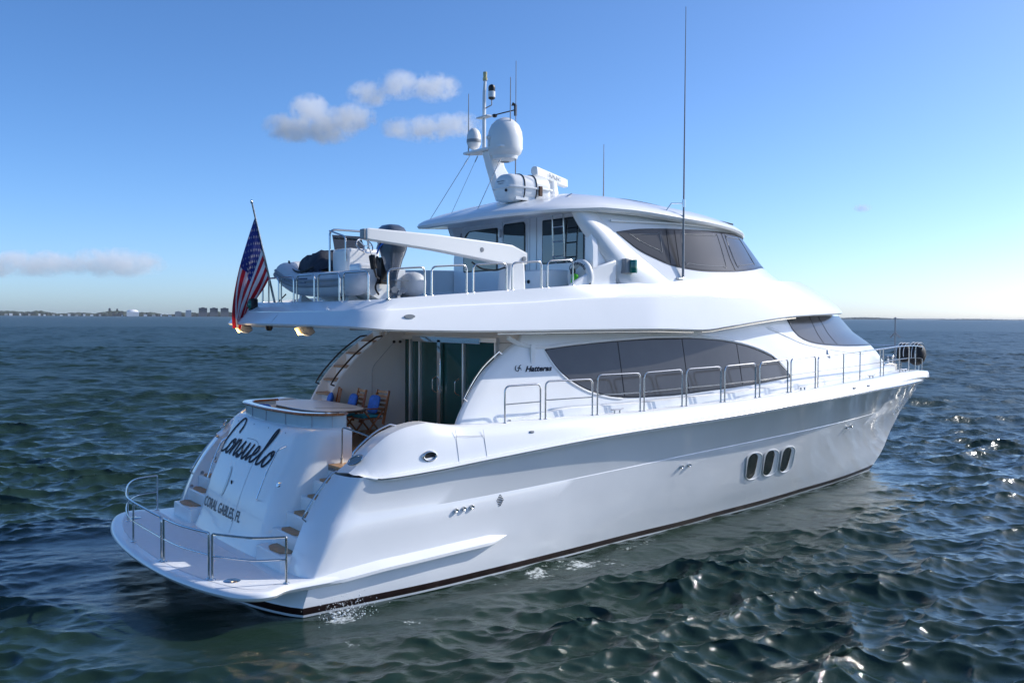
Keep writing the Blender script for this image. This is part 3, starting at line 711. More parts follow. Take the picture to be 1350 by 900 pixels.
# bright gutter strip under the fascia
for sg in (-1, 1):
    gs = MB(); gs.tube([(x, sg*(yb_(x)-.16), float(zb_(x))-.045) for x in np.linspace(4.2, 9.4, 20)], .02, 6); gs.build("gutter_strip", STEEL, BDK)
    gs = MB(); gs.tube([(x, sg*(yb_(x)-.10), float(zb_(x))-.04) for x in np.linspace(9.6, 13.4, 24)], .016, 6); gs.build("gutter_strip", STEEL, BDK)
for x in (2.31, ):
    o = MB(); P = [(x+.10*math.cos(a), -3.075, 4.50+.035*math.sin(a)) for a in np.linspace(0, 2*math.pi, 16, endpoint=False)]; o.prism(P, (0, .02, 0)); o.build("overboard_drain", GREYP, BDK)
# warm downlights in brackets under the aft overhang
for y in (-.72, 2.35):
    h = MB(); h.prism([(1.35, y-.03, 4.30), (1.62, y-.03, 4.30), (1.68, y-.03, 4.20), (1.58, y-.03, 4.13), (1.43, y-.03, 4.16)], (0, .17, 0)); H_ = h.build("overhang_lamp", GREYP, BDK, bevel=.02)
    l_ = MB(); l_.prism([(1.34, y-.01, 4.275), (1.34, y+.12, 4.275), (1.412, y+.12, 4.16), (1.412, y-.01, 4.16)], (-.012, 0, -.01)); l_.build("lamp_lens", WARM, H_, smooth=0)
    pl_ = bpy.data.lights.new("overhang_lamp_light", 'POINT'); pl_.energy = 9; pl_.color = (1., .72, .4); pl_.shadow_soft_size = .05; po_ = bpy.data.objects.new("overhang_lamp_light", pl_); COL.objects.link(po_); po_.location = (1.33, y+.06, 4.10); po_.parent = H_
s_ = MB(); s_.lathe((1.45, .9, 4.30), [(.07, 0), (.07, -.05), (.045, -.09), (0, -.10)], (0, 0, 1), 14); s_.build("overhang_camera", BLK, BDK)
# stern light box
sb = MB(); sb.box((1.50, 1.86, 4.70), (.14, .20, .30)); SB = sb.build("stern_light", BLK, BDK, bevel=.03)
l_ = MB(); l_.ell((1.44, 1.86, 4.72), (.07, .075, .10)); l_.build("light_lens", GREENL, SB)

# hoop rails round the boat deck
def hoop(name, a, b, h, parent, mid=False, r=.0165, rr_=.10, zb2=None, tilt=(0, 0, 0)):
    m = MB(); a = np.array(a, float); b = np.array(b, float); up = np.array((0, 0, h))+np.array(tilt)
    m.tube(fillet([a, a+up, b+up, b], rr_), r, 8)
    if mid: m.tube([a+up*.5, b+up*.5], r*.65, 6)
    for p in (a, b): m.lathe((p[0], p[1], p[2]), [(0, .012), (.035, .012), (.04, 0)], n=10)
    return m.build(name, STEEL, parent)
hy = lambda x: float(ytp(x))-.06
for x0, x1_ in ((2.01, 2.72), (2.86, 3.58), (3.72, 4.45), (4.58, 5.26), (5.40, 6.05)):
    hoop("boat_deck_rail", (x0, -hy(x0), float(ztp(x0))-.005), (x1_, -hy(x1_), float(ztp(x1_))-.005), .50, Y)
for y0, y1 in ((-2.52, -1.75), (-1.62, -.85), (-.70, .05), (.2, .85), (1.0, 1.6), (2.05, 2.6)):
    X = lambda y: 1.66+.22*(y/2.92)**2
    hoop("boat_deck_rail", (X(y0), y0, 4.755), (X(y1), y1, 4.755), .50, Y)
for x0, x1_ in ((2.1, 2.8), (2.95, 3.6)):
    hoop("boat_deck_rail", (x0, hy(x0), float(ztp(x0))-.005), (x1_, hy(x1_), float(ztp(x1_))-.005), .50, Y)

# ------------------------------------------------------------------ enclosed bridge
xs_e = lambda z: np.interp(z, [5.0, 5.2, 5.45, 5.7, 5.85, 6.2, 6.6, 7], [16.6, 16.4, 16.0, 15.4, 15.1, 14.65, 14.1, 13.4])
def sk(x, z):
    B = 2.62-.2*(z-5.2); u = np.clip((np.asarray(x, float)-9)/(xs_e(z)-9), 0, 1); return np.where(np.asarray(x) < 9, B, B*(1-u**2.2))
xa_s = cub([5.0, 5.34, 5.87, 6.32, 6.7], [7.6, 7.40, 6.98, 6.62, 6.40])
sl_ = MB()
for sg in (-1, 1):
    G = []
    for z in np.linspace(5.0, 6.74, 24):
        a = float(xa_s(z)); e = float(xs_e(z)); b0 = float(sk(a, z))
        row = [(max(a+.2, 6.9), sg*(b0-.15), z), (a+.05, sg*(b0-.14), z), (a, sg*(b0-.07), z), (a+.05, sg*(b0-.0), z)]
        for s in sH[1:]: x = a+.05+(e-a-.05)*s; row.append((x, sg*float(sk(x, z)), z))
        G.append(row)
    sl_.grid(G)
SKY = sl_.build("enclosed_bridge", GEL, Y, smooth=40)
# aft bulkhead of the bridge with door and windows
ab = MB(); ab.prism([(6.80, -2.56, 4.88), (6.80, 2.56, 4.88), (6.80, 2.56, 5.9), (6.80, 2.36, 6.72), (6.80, -2.36, 6.72), (6.80, -2.56, 5.9)], (.12, 0, 0)); AB = ab.build("bridge_bulkhead", GEL, SKY)
def bwin(name, poly, x, mat, parent, th=.012):
    m = MB(); m.prism([(x, y, z) for y, z in poly], (-th, 0, 0)); return m.build(name, mat, parent, smooth=0)
def rpoly(y0, y1, z0, z1, rs_):
    """rounded rectangle, corner radii: (y0z0, y1z0, y1z1, y0z1)"""
    P = []; C_ = [(y0, z0, 1, 1, rs_[0]), (y1, z0, -1, 1, rs_[1]), (y1, z1, -1, -1, rs_[2]), (y0, z1, 1, -1, rs_[3])]
    for i, (y, z, sy, sz, r) in enumerate(C_):
        a0 = [math.pi, 1.5*math.pi, 0, .5*math.pi][i]; sgn = 1 if y1 > y0 else -1
        for k in range(6):
            t = a0+k/5*math.pi/2; P.append((y+sgn*(sy*r+r*math.cos(t)), z+sz*r+r*math.sin(t)))
    return P
dd = MB(); dd.box((6.79, .05, 5.72), (.04, .90, 2.0)); dd.build("bridge_door_leaf", GEL, AB, bevel=.01)
dr2 = MB(); dr2.tube([(6.80, .54, 4.9), (6.80, .54, 6.74), (6.80, -.48, 6.74), (6.80, -.48, 4.9)], .008, 5); dr2.build("door_seam", SEAM, AB)
dr3 = MB(); dr3.tube([(6.80, -.72, 5.0), (6.80, -.72, 6.76), (6.80, -1.5, 6.80)], .012, 5); dr3.build("panel_seam", SEAM, AB)
for poly_o, poly_i, x in ((rpoly(.45, -.36, 5.42, 6.57, (.05, .05, .08, .08)), rpoly(.42, -.33, 5.45, 6.54, (.04, .04, .06, .06)), 6.768),
                       (rpoly(2.12, .72, 5.55, 6.52, (.03, .03, .03, .30)), rpoly(2.08, .76, 5.58, 6.49, (.02, .02, .02, .28)), 6.798),
                       (rpoly(-.93, -2.30, 5.62, 6.55, (.03, .03, .22, .03)), rpoly(-.96, -2.27, 5.65, 6.52, (.02, .02, .20, .02)), 6.798)):
    W = bwin("bridge_window", poly_o, x, FRAMEB, AB); bwin("window_pane", poly_i, x-.012, GLASSD if x < 6.78 or poly_o[0][0] > 0 else GLASSD, W, .006)
sp_ = MB(); sp_.lathe((6.79, 2.30, 6.42), [(0, .02), (.10, .02), (.115, .01), (.12, 0)], (-1, 0, 0), 18); sp_.build("round_speaker", GREYP, AB)
hd = MB(); hd.box((6.76, .60, 6.38), (.05, .06, .18)); hd.build("door_latch", ALU, AB, bevel=.01)
for sg in (-1, 1):
    wg = MB(); wg.prism([(6.83, sg*2.49, 4.9), (7.75, sg*2.49, 4.9), (7.75, sg*2.49, 5.9), (7.0, sg*2.44, 6.35), (6.83, sg*2.42, 6.4)], (0, sg*.04, 0)); wg.build("bridge_wing", GEL, SKY)
# seat lockers in front of the bulkhead
lo = MB(); lo.box((6.45, -1.28, 5.15), (.75, 1.26, .62)); LO = lo.build("aft_seat_locker", GEL, Y, bevel=.04)
for y in (-1.25, -1.4):
    o = MB(); o.lathe((6.07, y, 5.22), [(0, .02), (.035, .02), (.04, 0)], (-1, 0, 0), 12); o.build("latch_knob", RUB, LO)
lo = MB(); lo.prism([(3.4, 2.62, 4.85), (3.4, 2.62, 5.30), (4.0, 2.62, 5.55), (7.6, 2.60, 5.64), (7.6, 2.60, 4.9)], (0, .18, 0)); lo.build("port_coaming", GEL, Y, bevel=.04)
lo = MB(); lo.prism([(6.0, -2.55, 5.05), (6.35, -2.58, 5.26), (6.85, -2.6, 5.52), (7.3, -2.6, 5.66), (7.3, -2.6, 5.05)], (0, -.10, 0)); lo.build("starboard_coaming", GEL, Y, bevel=.03)
# ladder to the hardtop
la = MB()
for y in (-1.52, -1.88): la.tube(fillet([(6.70, y, 5.62), (6.62, y, 5.70), (6.58, y, 6.6), (6.50, y, 6.86), (6.8, y, 7.02)], .08), .018, 8)
for z in (5.75, 6.05, 6.35, 6.63): la.tube([(6.6, -1.52, z), (6.6, -1.88, z)], .015, 8)
la.build("hardtop_ladder", STEEL, SKY)
# fin sweeping from the hardtop down each side
for sg in (-1, 1):
    fn = MB(); G = []
    for z in np.linspace(5.18, 6.66, 20):
        a = float(xa_s(z)); wdt = np.interp(z, [5.18, 5.4, 5.9, 6.3, 6.6], [1.55, 1.35, .95, .78, .62]); row = []
        for t in np.linspace(0, 1, 12):
            x = a+.02+wdt*t; b_ = .17*math.sin(math.pi*(t**.7))**.7*np.interp(z, [5.18, 5.4, 6.3, 6.66], [.75, 1, 1, .35]); row.append((x, sg*(float(sk(x, z))-.01+b_), z))
        G.append(row)
    fn.grid(G); fn.build("bridge_fin", GEL, SKY, smooth=50)
# bridge side windows and windscreen
kt = cub([7.54, 8.04, 9.06, 10.1, 11.1, 11.9, 13], [6.255, 6.31, 6.38, 6.415, 6.45, 6.475, 6.49]); kb_ = cub([7.54, 7.79, 8.08, 8.49, 9.14, 10.12, 11, 12.2, 13.2, 14.6], [6.25, 6.10, 5.94, 5.79, 5.62, 5.55, 5.575, 5.68, 5.78, 5.84])
for sg in (-1, 1):
    def kcol(s, d=0.):
        xr = 7.54+(14.9-7.54)*s; b_, t_ = float(kb_(xr)), float(kt(xr))
        return ((lambda z, s=s: 7.54+7.36*s+(float(xs_e(z))-14.9)*max(0., (s-.4)/.6)), b_+d*min(1, s*12), t_-d*min(1, s*12))
    ss = np.concatenate([np.linspace(0, .3, 22)[:-1], np.linspace(.3, .7, 20)[:-1], 1-.3*(1-np.linspace(0, 1, 20))**1.7])
    W = patch("bridge_side_window", sk, [kcol(s, -.03) for s in ss], FRAMEB, SKY, .006, sg=sg)
    for a, b_ in ((.004, .182), (.20, .225), (.235, .49), (.503, .985)):
        patch("window_pane", sk, [kcol(s, .004) for s in np.linspace(a, b_, 22)], MESHD, W, .013, sg=sg)
    # stitched cover edge
    dt = MB()
    for a, b_ in ((.05, .17), (.26, .46), (.525, .70)):
        pts = []
        for s in np.linspace(a, b_, 14): f_, z0, z1 = kcol(s); pts.append((f_, s, z0+(.2 if a < .1 else .10), z1-.09))
        loop_ = [surf(sk, f_(z1), z1, sg, .017) for f_, s, z0, z1 in pts]+[surf(sk, f_(z0), z0, sg, .017) for f_, s, z0, z1 in reversed(pts)]
        dt.tube(crom(loop_, 3, closed=True), .006, 4, closed=True)
    dt.build("cover_stitching", GREYP, W)
    # cowl below the windscreen
# hardtop
ht = MB(); HX0, HX1 = 5.05, 14.30
def ht_out(inset=0):
    P = []
    for t in np.linspace(0, 1, 60):
        a = t*math.pi; c, s = math.cos(a), math.sin(a)
        if c < 0: x = 8.0-(8.0-HX0-inset)*abs(c)**.75   # aft half
        else: x = 8.0+(HX1-8.0-inset)*(1-(1-c)**1.35)
        y = (2.66-inset)*abs(s)**.52 if c < 0 else (2.66-inset)*(1-max(0, (x-8.6)/(HX1-8.6-inset))**2.2)
        P.append((x, y))
    return P
zed = lambda x: float(np.interp(x, [5, 6, 7, 8, 9.3, 11, 12.5, 14.4], [6.46, 6.58, 6.665, 6.665, 6.60, 6.56, 6.55, 6.56]))
for sg in (-1, 1):
    rws = []
    for ins, dz, cam_ in ((.60, -.02, 0), (.20, -.045, 0), (.03, -.02, 0), (0, .03, 0), (.03, .085, 0), (.12, .125, .02), (.45, .15, .14), (1.0, .15, .26), (1.7, .15, .34), (2.3, .15, .37), (2.6, .15, .38)):
        rws.append([(x, sg*y, zed(x)+dz+cam_*float(np.interp(x, [5, 7, 9, 11, 13, 14.4], [.45, 1, 1.05, .9, .62, .30]))) for x, y in ht_out(ins)])
    ht.grid(rws)
    ht.grid([rws[-1], [(p[0], 0, p[2]) for p in rws[-1]]]); ht.grid([rws[0], [(p[0], 0, p[2]) for p in rws[0]]])
HT = ht.build("hardtop", GEL, Y, smooth=45)
ru = MB(); ru.tube(crom([(7.9, -.9, 7.16), (9.5, -.9, 7.17), (11.5, -.85, 7.0), (13.0, -.8, 6.86)], 8), .02, 6); ru.build("hardtop_trim", RUB, HT)
# moulding line below the hardtop, above the windows
for sg in (-1, 1):
    ml = MB(); ml.tube([surf(sk, x, float(np.interp(x, [7.4, 9, 12, 13.2], [6.47, 6.52, 6.53, 6.53])), sg, .03) for x in np.linspace(7.4, 13.4, 30)], .028, 6); ml.build("drip_moulding", GEL, SKY)

# ------------------------------------------------------------------ side rails
def dk_pt(x, sg): return np.array((x, sg*(float(YT(x))-.08), float(zt(x))))
rails = [(4.27, 5.08), (5.20, 6.35), (6.48, 7.62), (7.73, 8.82), (8.95, 10.02), (10.15, 11.20), (11.35, 12.42), (12.55, 13.6)]
for sg in (-1, 1):
    for i, (a, b) in enumerate(rails):
        h = .66 if i == 0 else .70 if i == 1 else .77
        hoop("side_rail", dk_pt(a, sg), dk_pt(b, sg), h, Y, mid=True, r=.0175, rr_=.11)
    # continuous bow rail
    xs_ = [13.72, 15.0, 15.9, 17.4, 17.75, 19.2, 20.3]
    bwr = MB(); cur = [dk_pt(x, sg)+np.array((0, 0, .74)) for x in np.linspace(13.72, 22.6, 40)]
    bwr.tube(fillet([dk_pt(13.72, sg)]+[cur[0]]+cur[1:], .10), .0175, 8)
    bwr.tube([dk_pt(x, sg)+np.array((0, 0, .38)) for x in np.linspace(13.72, 22.6, 40)], .011, 6)
    for x in (15.0, 15.95, 17.35, 17.6, 19.1, 20.3, 21.4, 22.55): bwr.tube([dk_pt(x, sg), dk_pt(x, sg)+np.array((0, 0, .74))], .016, 8)
    bwr.build("bow_rail", STEEL, Y)
bp = MB(); a, b = dk_pt(22.6, -1), dk_pt(22.6, 1)
bp.tube([a+np.array((0, 0, .74)), (22.95, a[1]*.5, float(zt(22.9))+.72), (23.02, 0, float(zt(23))+.72), (22.95, b[1]*.5, float(zt(22.9))+.72), b+np.array((0, 0, .74))], .0175, 8)
bp.tube([(22.98, 0, 2.85), (23.02, 0, float(zt(23))+.72)], .016, 8); bp.build("bow_pulpit", STEEL, Y)
# cleats and small deck fittings
for x in (7.0, 13.05, 16.7, 19.6):
    for sg in (-1, 1):
        c = dk_pt(x, sg)+np.array((0, sg*.0, 0)); m = MB()
        for d in (-.07, .07): m.tube([c+np.array((d, 0, 0)), c+np.array((d, 0, .07))], .018, 8)
        m.tube([c+np.array((-.17, 0, .085)), c+np.array((-.07, 0, .07)), c+np.array((.07, 0, .07)), c+np.array((.17, 0, .085))], [.01, .018, .018, .01], 8)
        m.build("deck_cleat", STEEL, Y)
# jackstaff at the bow
js = MB(); js.tube([(21.6, 0, 2.9), (21.6, 0, 4.48)], .022, 8); js.tube([(21.6, -.16, 3.92), (21.6, 0, 4.08), (21.6, .16, 3.92)], .03, 6); js.lathe((21.6, 0, 4.46), [(.03, 0), (.035, .08), (0, .1)]); js.build("jackstaff", GREYP, Y)
wd = MB(); wd.box((21.0, 0, 3.02), (.7, .5, .22)); wd.lathe((21.3, -.0, 3.12), [(.12, 0), (.12, .16), (.15, .2), (.15, .24), (0, .25)]); wd.build("anchor_windlass", STEEL, Y, bevel=.02)
for (x, y, z, r) in ((16.9, .35, 4.12, .1), ):
    m = MB(); m.ell((x+1.7, y, 3.86), (.16, .12, .13)); m.tube([(x+1.7, y, 3.6), (x+1.7, y, 3.8)], .03); m.build("searchlight", BLK, Y)

PORTG = mat("dark_port_glass", (.012, .022, .022), .25, spec=.25)
# ------------------------------------------------------------------ hull side fittings
def hxy(x, z):
    """outer half breadth of the hull side at x, z (between waterline and knuckle)"""
    y0 = float(yw(np.clip(x, .2, 20.5))); y1 = float(yk(x)); fr = (z-.02)/(float(zk(x))-.02)
    # same station mapping as the shell, solved for s
    xa = np.interp(z, [.02, .3, .5, 1.0, 1.3, 2], [.27, .36, .5, .85, 1.0, 1.05]); xe = np.interp(z, [.02, .3, .5, 1.9], [20.52, 20.86, 21.05, 22.47])
    s = (x-xa)/(xe-xa); y0 = float(yw(np.clip(.27+s*20.28, .2, 20.55))); xk = 1.0+s*21.47; y1 = float(yk(xk)); fr = (z-.02)/(float(zk(xk))-.02)
    return y0+(y1-y0)*(fr+cvx(s)*fr*(1-fr))
for sg in (-1, 1):
    for x in (11.84, 12.58, 13.36):
        zc = 1.07; P = []
        for a in np.linspace(0, 2*math.pi, 36, endpoint=False):
            dx = .34*np.sign(math.cos(a))*abs(math.cos(a))**.9; dz = (.17*math.sin(a)+(.19 if math.sin(a) > 0 else -.19) if abs(math.cos(a)) < 1-1e-9 else 0)
            P.append((x+dx-.50*dz, zc+dz))
        outer = [surf(hxy, px, pz, sg, .012) for px, pz in P]; inner = [surf(hxy, x+(px-x)*.86, zc+(pz-zc)*.93, sg, -.0) for px, pz in P]
        lip = [surf(hxy, x+(px-x)*.93, zc+(pz-zc)*.965, sg, .018) for px, pz in P]
        m = MB(); m.grid([outer, lip, inner], cv=True); PR = m.build("porthole_frame", GEL, HULL, smooth=60)
        # recessed glass: dark pane set towards the aft edge, pale reveal at the fore side
        m = MB(); m.add([surf(hxy, x+(px-x)*.88, zc+(pz-zc)*.94, sg, .004) for px, pz in P], [tuple(range(len(P)))]); m.build("porthole_reveal", WHITEP, PR, smooth=0)
        m = MB(); m.add([surf(hxy, x-.09+(px-x)*.58, zc+(pz-zc)*.90-.0, sg, .008) for px, pz in P], [tuple(range(len(P)))]); m.build("porthole_glass", PORTG, PR, smooth=0)
    for x, z in ((3.12, 1.18), (3.29, 1.19), (3.46, 1.20), (9.0, 1.36), (9.25, 1.37), (16.3, 1.62), (16.6, 1.63)):
        y = hxy(x, z); m = MB(); m.lathe((x, sg*(y-.01), z), [(.04, 0), (.04, .045), (.03, .06), (.018, .055), (0, .03)], (0, sg, 0), 14); m.build("through_hull_outlet", STEEL, HULL)
    vm = MB()
    for i, wd_ in enumerate((.05, .10, .15, .19, .15, .10, .05)):
        z = 1.24+(i-3)*.031; y = hxy(4.09, z); vm.box((4.09, sg*(y+.002), z), (wd_*.85, .012, .014))
    vm.build("louvre_vent", BLK, HULL)

# ------------------------------------------------------------------ mast on the hardtop
MX = 6.05
ma = MB()
prof = [((MX+.28, 7.02), (MX+1.15, 7.02)), ((MX+.10, 7.42), (MX+.62, 7.42)), ((MX-.02, 7.75), (MX+.36, 7.75)), ((MX-.12, 8.06), (MX+.28, 8.06))]
G = []
for (a, z), (b, _) in prof:
    hw = .16 if z < 7.2 else .13; G.append([(a, -hw, z), (b, -hw*.7, z), (b, hw*.7, z), (a, hw, z)])
ma.grid(G, cv=True); ma.add(G[0], [(0, 1, 2, 3)]); ma.add(G[-1], [(0, 1, 2, 3)])
MAST = ma.build("mast", GEL, Y, smooth=30, bevel=.03)
sp_ = MB(); sp_.prism([(MX-.22, .70, 8.06), (MX-.05, .74, 8.06), (MX+.40, .25, 8.06), (MX+.46, -.60, 8.06), (MX+.25, -.72, 8.06), (MX-.16, -.64, 8.06), (MX-.22, 0, 8.06)], (0, 0, .05)); sp_.build("spreader", GEL, MAST, bevel=.015)
d = MB(); d.lathe((MX+.16, -.36, 7.92), [(.26, 0), (.34, .06), (.375, .16), (.378, .38), (.36, .52), (.30, .66), (.20, .76), (.09, .815), (0, .83)], n=36); d.build("satellite_dome", WHITEP, MAST, smooth=60)
d = MB(); d.lathe((MX+.16, -.36, 7.80), [(.10, 0), (.26, .06), (.28, .13)], n=30); d.build("dome_base", WHITEP, MAST)
d = MB(); d.lathe((MX-.05, .52, 8.11), [(.05, 0), (.05, .06), (.12, .10), (.15, .18), (.155, .19), (.155, .27), (.16, .275), (.15, .38), (.11, .47), (.05, .52), (0, .53)], n=28); d.build("small_dome", WHITEP, MAST, smooth=50)
d = MB(); d.lathe((MX-.05, .52, 8.31), [(.158, 0), (.161, .01), (.161, .06), (.158, .07)], n=28); d.build("dome_band", GREYP, MAST)
pl = MB(); pl.tube([(MX, .2, 8.1), (MX, .2, 9.35), (MX+.02, .2, 9.62)], [.042, .036, .03], 10); pl.build("mast_pole", WHITEP, MAST)
pl = MB(); pl.lathe((MX+.02, .2, 9.62), [(.05, 0), (.055, .05), (.04, .07), (.045, .10), (.045, .18), (.0, .20)], n=14); pl.build("anchor_light", mat("amber_lens", (.5, .42, .15), .2, coat=.8), MAST)
pl = MB(); pl.tube([(MX+.02, .18, 9.02), (MX+.10, .06, 9.08), (MX+.10, .06, 9.22)], .015, 6); pl.build("light_arm", GREYP, MAST)
pl = MB(); pl.lathe((MX+.10, .06, 9.20), [(.05, 0), (.075, .02), (.075, .22), (.08, .25), (.06, .30), (0, .33)], n=16); NL = pl.build("steaming_light", BLK, MAST)
pl = MB(); pl.lathe((MX+.10, .06, 9.235), [(.068, 0), (.079, .01), (.079, .13), (.068, .14)], n=16); pl.build("light_lens", WHITEP, NL)
pl = MB(); pl.box((MX-.02, .15, 8.82), (.18, .42, .03)); pl.build("light_shelf", WHITEP, MAST, bevel=.01)
pl = MB(); pl.tube([(MX+.05, .0, 8.83), (MX+.35, -.42, 8.92)], .014, 6); pl.tube([(MX+.37, -.44, 8.80), (MX+.37, -.44, 9.02), (MX+.31, -.40, 9.05)], [.03, .035, .045], 8); pl.ell((MX+.1, -.05, 8.83), (.06, .06, .04)); pl.build("wind_vane", BLK, MAST)
pl = MB(); pl.lathe((MX-.22, -.30, 8.11), [(.03, 0), (.02, .12), (.05, .15), (.06, .19), (.03, .23), (0, .235)], n=14); pl.build("gps_antenna", WHITEP, MAST)
for (x, y, z0, z1) in ((MX-.10, .66, 8.06, 9.40), (MX+.12, -.60, 8.08, 9.55)):
    a = MB(); a.tube([(x, y, z0), (x, y, z1)], [.016, .009], 6); a.build("whip_antenna", GREYP, MAST)
for (p, q) in (((MX-.1, .6, 8.04), (5.15, .95, 6.62)), ((MX-.1, .25, 8.04), (5.35, .40, 6.72)), ((MX+.05, -.5, 8.04), (5.45, -.45, 6.74))):
    a = MB(); p = np.array(p); q = np.array(q); a.tube([p, q], .007, 5); a.tube([p+(q-p)*.05, p+(q-p)*.14], .014, 6); a.build("stay_wire", STEEL, MAST)
for (x, y, z0, z1) in ((6.35, -.55, 7.05, 9.93), (8.9, -.5, 7.1, 8.46)):
    a = MB(); a.tube([(x, y, z0), (x, y, z0+.25), (x, y, z1)], [.022, .016, .007], 6); a.build("whip_antenna", GREYP, Y)
# open array radar
rd = MB(); rd.lathe((7.25, -.62, 6.92), [(.24, 0), (.24, .16), (.18, .24), (.15, .42), (.13, .52), (0, .53)], n=22); RD = rd.build("radar", WHITEP, Y, smooth=45)
rb = MB(); q = np.array((.85, .53, 0)); n_ = np.array((-.53, .85, 0)); c = np.array((7.25, -.62, 7.54))
sec_ = [(-.07, -.09), (.05, -.10), (.085, -.03), (.085, .05), (.04, .10), (-.06, .09)]
rb.grid([[c+q*t*1.0+n_*a+np.array((0, 0, b)) for a, b in sec_] for t in np.linspace(-1, 1, 5)], cv=True)
for t in (-1, 1): rb.add([c+q*t+n_*a+np.array((0, 0, b)) for a, b in sec_], [tuple(range(6))])
rb.build("radar_array", WHITEP, RD, bevel=.02)
V, F = text_verts("FURUNO", .14, 0, .002); x1 = max(v[0] for v in V); tx = MB(); tx.add([c-n_*(.10)+q*(-.38+v[0]/x1*.8)+np.array((0, 0, -.05+v[1]*.9)) for v in V], F); tx.build("radar_lettering", GREYL, RD, smooth=0)
# tall VHF whip at the starboard side of the bridge
an = MB(); an.tube([(9.30, -2.62, 5.33), (9.30, -2.62, 5.6), (9.30, -2.62, 7.0), (9.32, -2.61, 11.12)], [.03, .028, .02, .007], 8); AN = an.build("tall_antenna", GREYP, Y)
an = MB(); an.tube([(9.30, -2.62, 6.95), (9.0, -2.55, 6.93), (8.85, -2.50, 6.72)], .014, 6); an.tube([(9.30, -2.62, 6.86), (9.30, -2.62, 7.03)], .032, 8); an.build("antenna_bracket", STEEL, AN)
an = MB(); an.box((9.24, -2.60, 5.34), (.22, .10, .05)); an.build("antenna_base", STEEL, AN, bevel=.01)
# starboard and port side lights
for sg in (-1, 1):
    b = MB(); b.box((7.53, sg*2.72, 5.54), (.14, .16, .30)); B_ = b.build("side_light", GREYP, SKY, bevel=.02)
    b = MB(); b.lathe((7.66, sg*2.80, 5.40), [(.0, 0), (.085, .0), (.09, .02), (.09, .25), (.085, .27), (0, .28)], n=18); b.build("light_lens", GREENL if sg < 0 else mat("red_lens", (.25, .01, .01), .1, coat=1.), B_)
hn = MB(); hn.tube([(6.15, -.7, 6.98), (6.6, -1.3, 7.0), (6.9, -1.4, 7.02)], .016, 6); hn.build("hardtop_cable", RUB, HT)

# ------------------------------------------------------------------ davit crane
DV = bpy.data.objects.new("davit_crane", None); COL.objects.link(DV); DV.parent = Y
b = MB(); b.prism([(4.92, -2.22, 4.86), (5.40, -2.22, 4.86), (5.36, -2.22, 5.58), (4.98, -2.22, 5.58)], (0, .34, 0)); b.build("pedestal", WHITEP, DV, bevel=.05)
b = MB(); G = []
for (x, y, z0, z1, hw) in ((1.70, -2.60, 5.78, 5.96, .08), (1.77, -2.595, 5.77, 5.97, .09), (3.2, -2.40, 5.67, 5.95, .11), (4.7, -2.16, 5.52, 5.89, .13), (5.05, -2.10, 5.50, 5.87, .14), (5.44, -2.05, 5.52, 5.74, .14)):
    G.append([(x, y-hw, z0), (x, y+hw, z0), (x, y+hw, z1), (x, y-hw, z1)])
b.grid(G, cv=True); b.add(G[0], [(0, 1, 2, 3)]); b.add(G[-1], [(0, 1, 2, 3)]); b.build("boom", WHITEP, DV, bevel=.02, smooth=30)
b = MB(); b.box((1.68, -2.60, 5.87), (.06, .14, .17)); b.build("boom_end", GREYP, DV, bevel=.015)
for x, y, z in ((4.25, -2.335, 5.74), (5.33, -2.215, 5.62)):
    b = MB(); b.lathe((x, y, z), [(.045, 0), (.045, .03), (0, .035)], (0, -1, 0), 12); b.build("pivot_bolt", GREYP, DV)
b = MB(); b.tube([(1.76, -2.58, 5.78), (1.95, -2.40, 5.52)], .008, 5); b.build("hoist_cable", STEEL, DV)
b = MB(); b.tube([(1.95, -2.40, 5.53), (2.02, -2.34, 5.32)], .055, 10); b.tube([(2.02, -2.34, 5.32), (2.1, -2.28, 5.18), (2.2, -2.2, 5.15)], .018, 6); b.build("hoist_hook", RUB, DV)
b = MB(); b.tube(fillet([(4.2, -2.1, 5.52), (4.4, -2.12, 5.40), (4.75, -2.1, 5.38), (4.98, -2.1, 5.45)], .08), .016, 6); b.build("hydraulic_hose", RUB, DV)

# ------------------------------------------------------------------ ensign staff and flag
fs = MB(); fs.tube([(2.03, 2.02, 4.74), (1.54, 2.02, 6.80)], [.026, .020], 8); fs.ell((1.53, 2.02, 6.83), (.03, .03, .04)); fs.build("ensign_staff", STEEL, Y)

# ------------------------------------------------------------------ THINGS ON BOARD
# tender, lying athwartships with its bow to port
T0 = np.array((2.68, .48, 4.64)); T = thing("inflatable_tender", "grey inflatable tender with outboard motor lying across the upper aft deck", "dinghy", T0)
ta = R(1.5); tf = np.array((-math.sin(ta), math.cos(ta), 0)); ts_ = np.array((math.cos(ta), math.sin(ta), 0))     # forward (to port), its starboard side (+x)
def tp(l, s, z): return T0+tf*l+ts_*s+np.array((0, 0, z))
rt0 = .232
pathn = [tp(l, s, z) for l, s, z in ((-1.95, -.60, .46), (-1.0, -.61, .46), (.3, -.61, .50), (1.0, -.60, .70), (1.45, -.32, .76), (1.62, 0, .82), (1.45, .32, .76), (1.0, .50, .70), (.3, .61, .50), (-1.0, .61, .46), (-1.95, .60, .46))]
P = crom(pathn, 8); m = MB(); n = len(P); rr_ = [rt0*(1-.14*math.sin(math.pi*i/(n-1))**8) for i in range(n)]
m.tube(P, rr_, 18, caps=False)
for e, d in ((P[0], P[0]-P[1]), (P[-1], P[-1]-P[-2])): d = d/np.linalg.norm(d); m.lathe(e, [(rt0, 0), (rt0*.93, .10), (rt0*.7, .19), (rt0*.35, .24), (0, .25)], d, 18)
TB = m.build("inflatable_tube", RUBT, T, smooth=60)
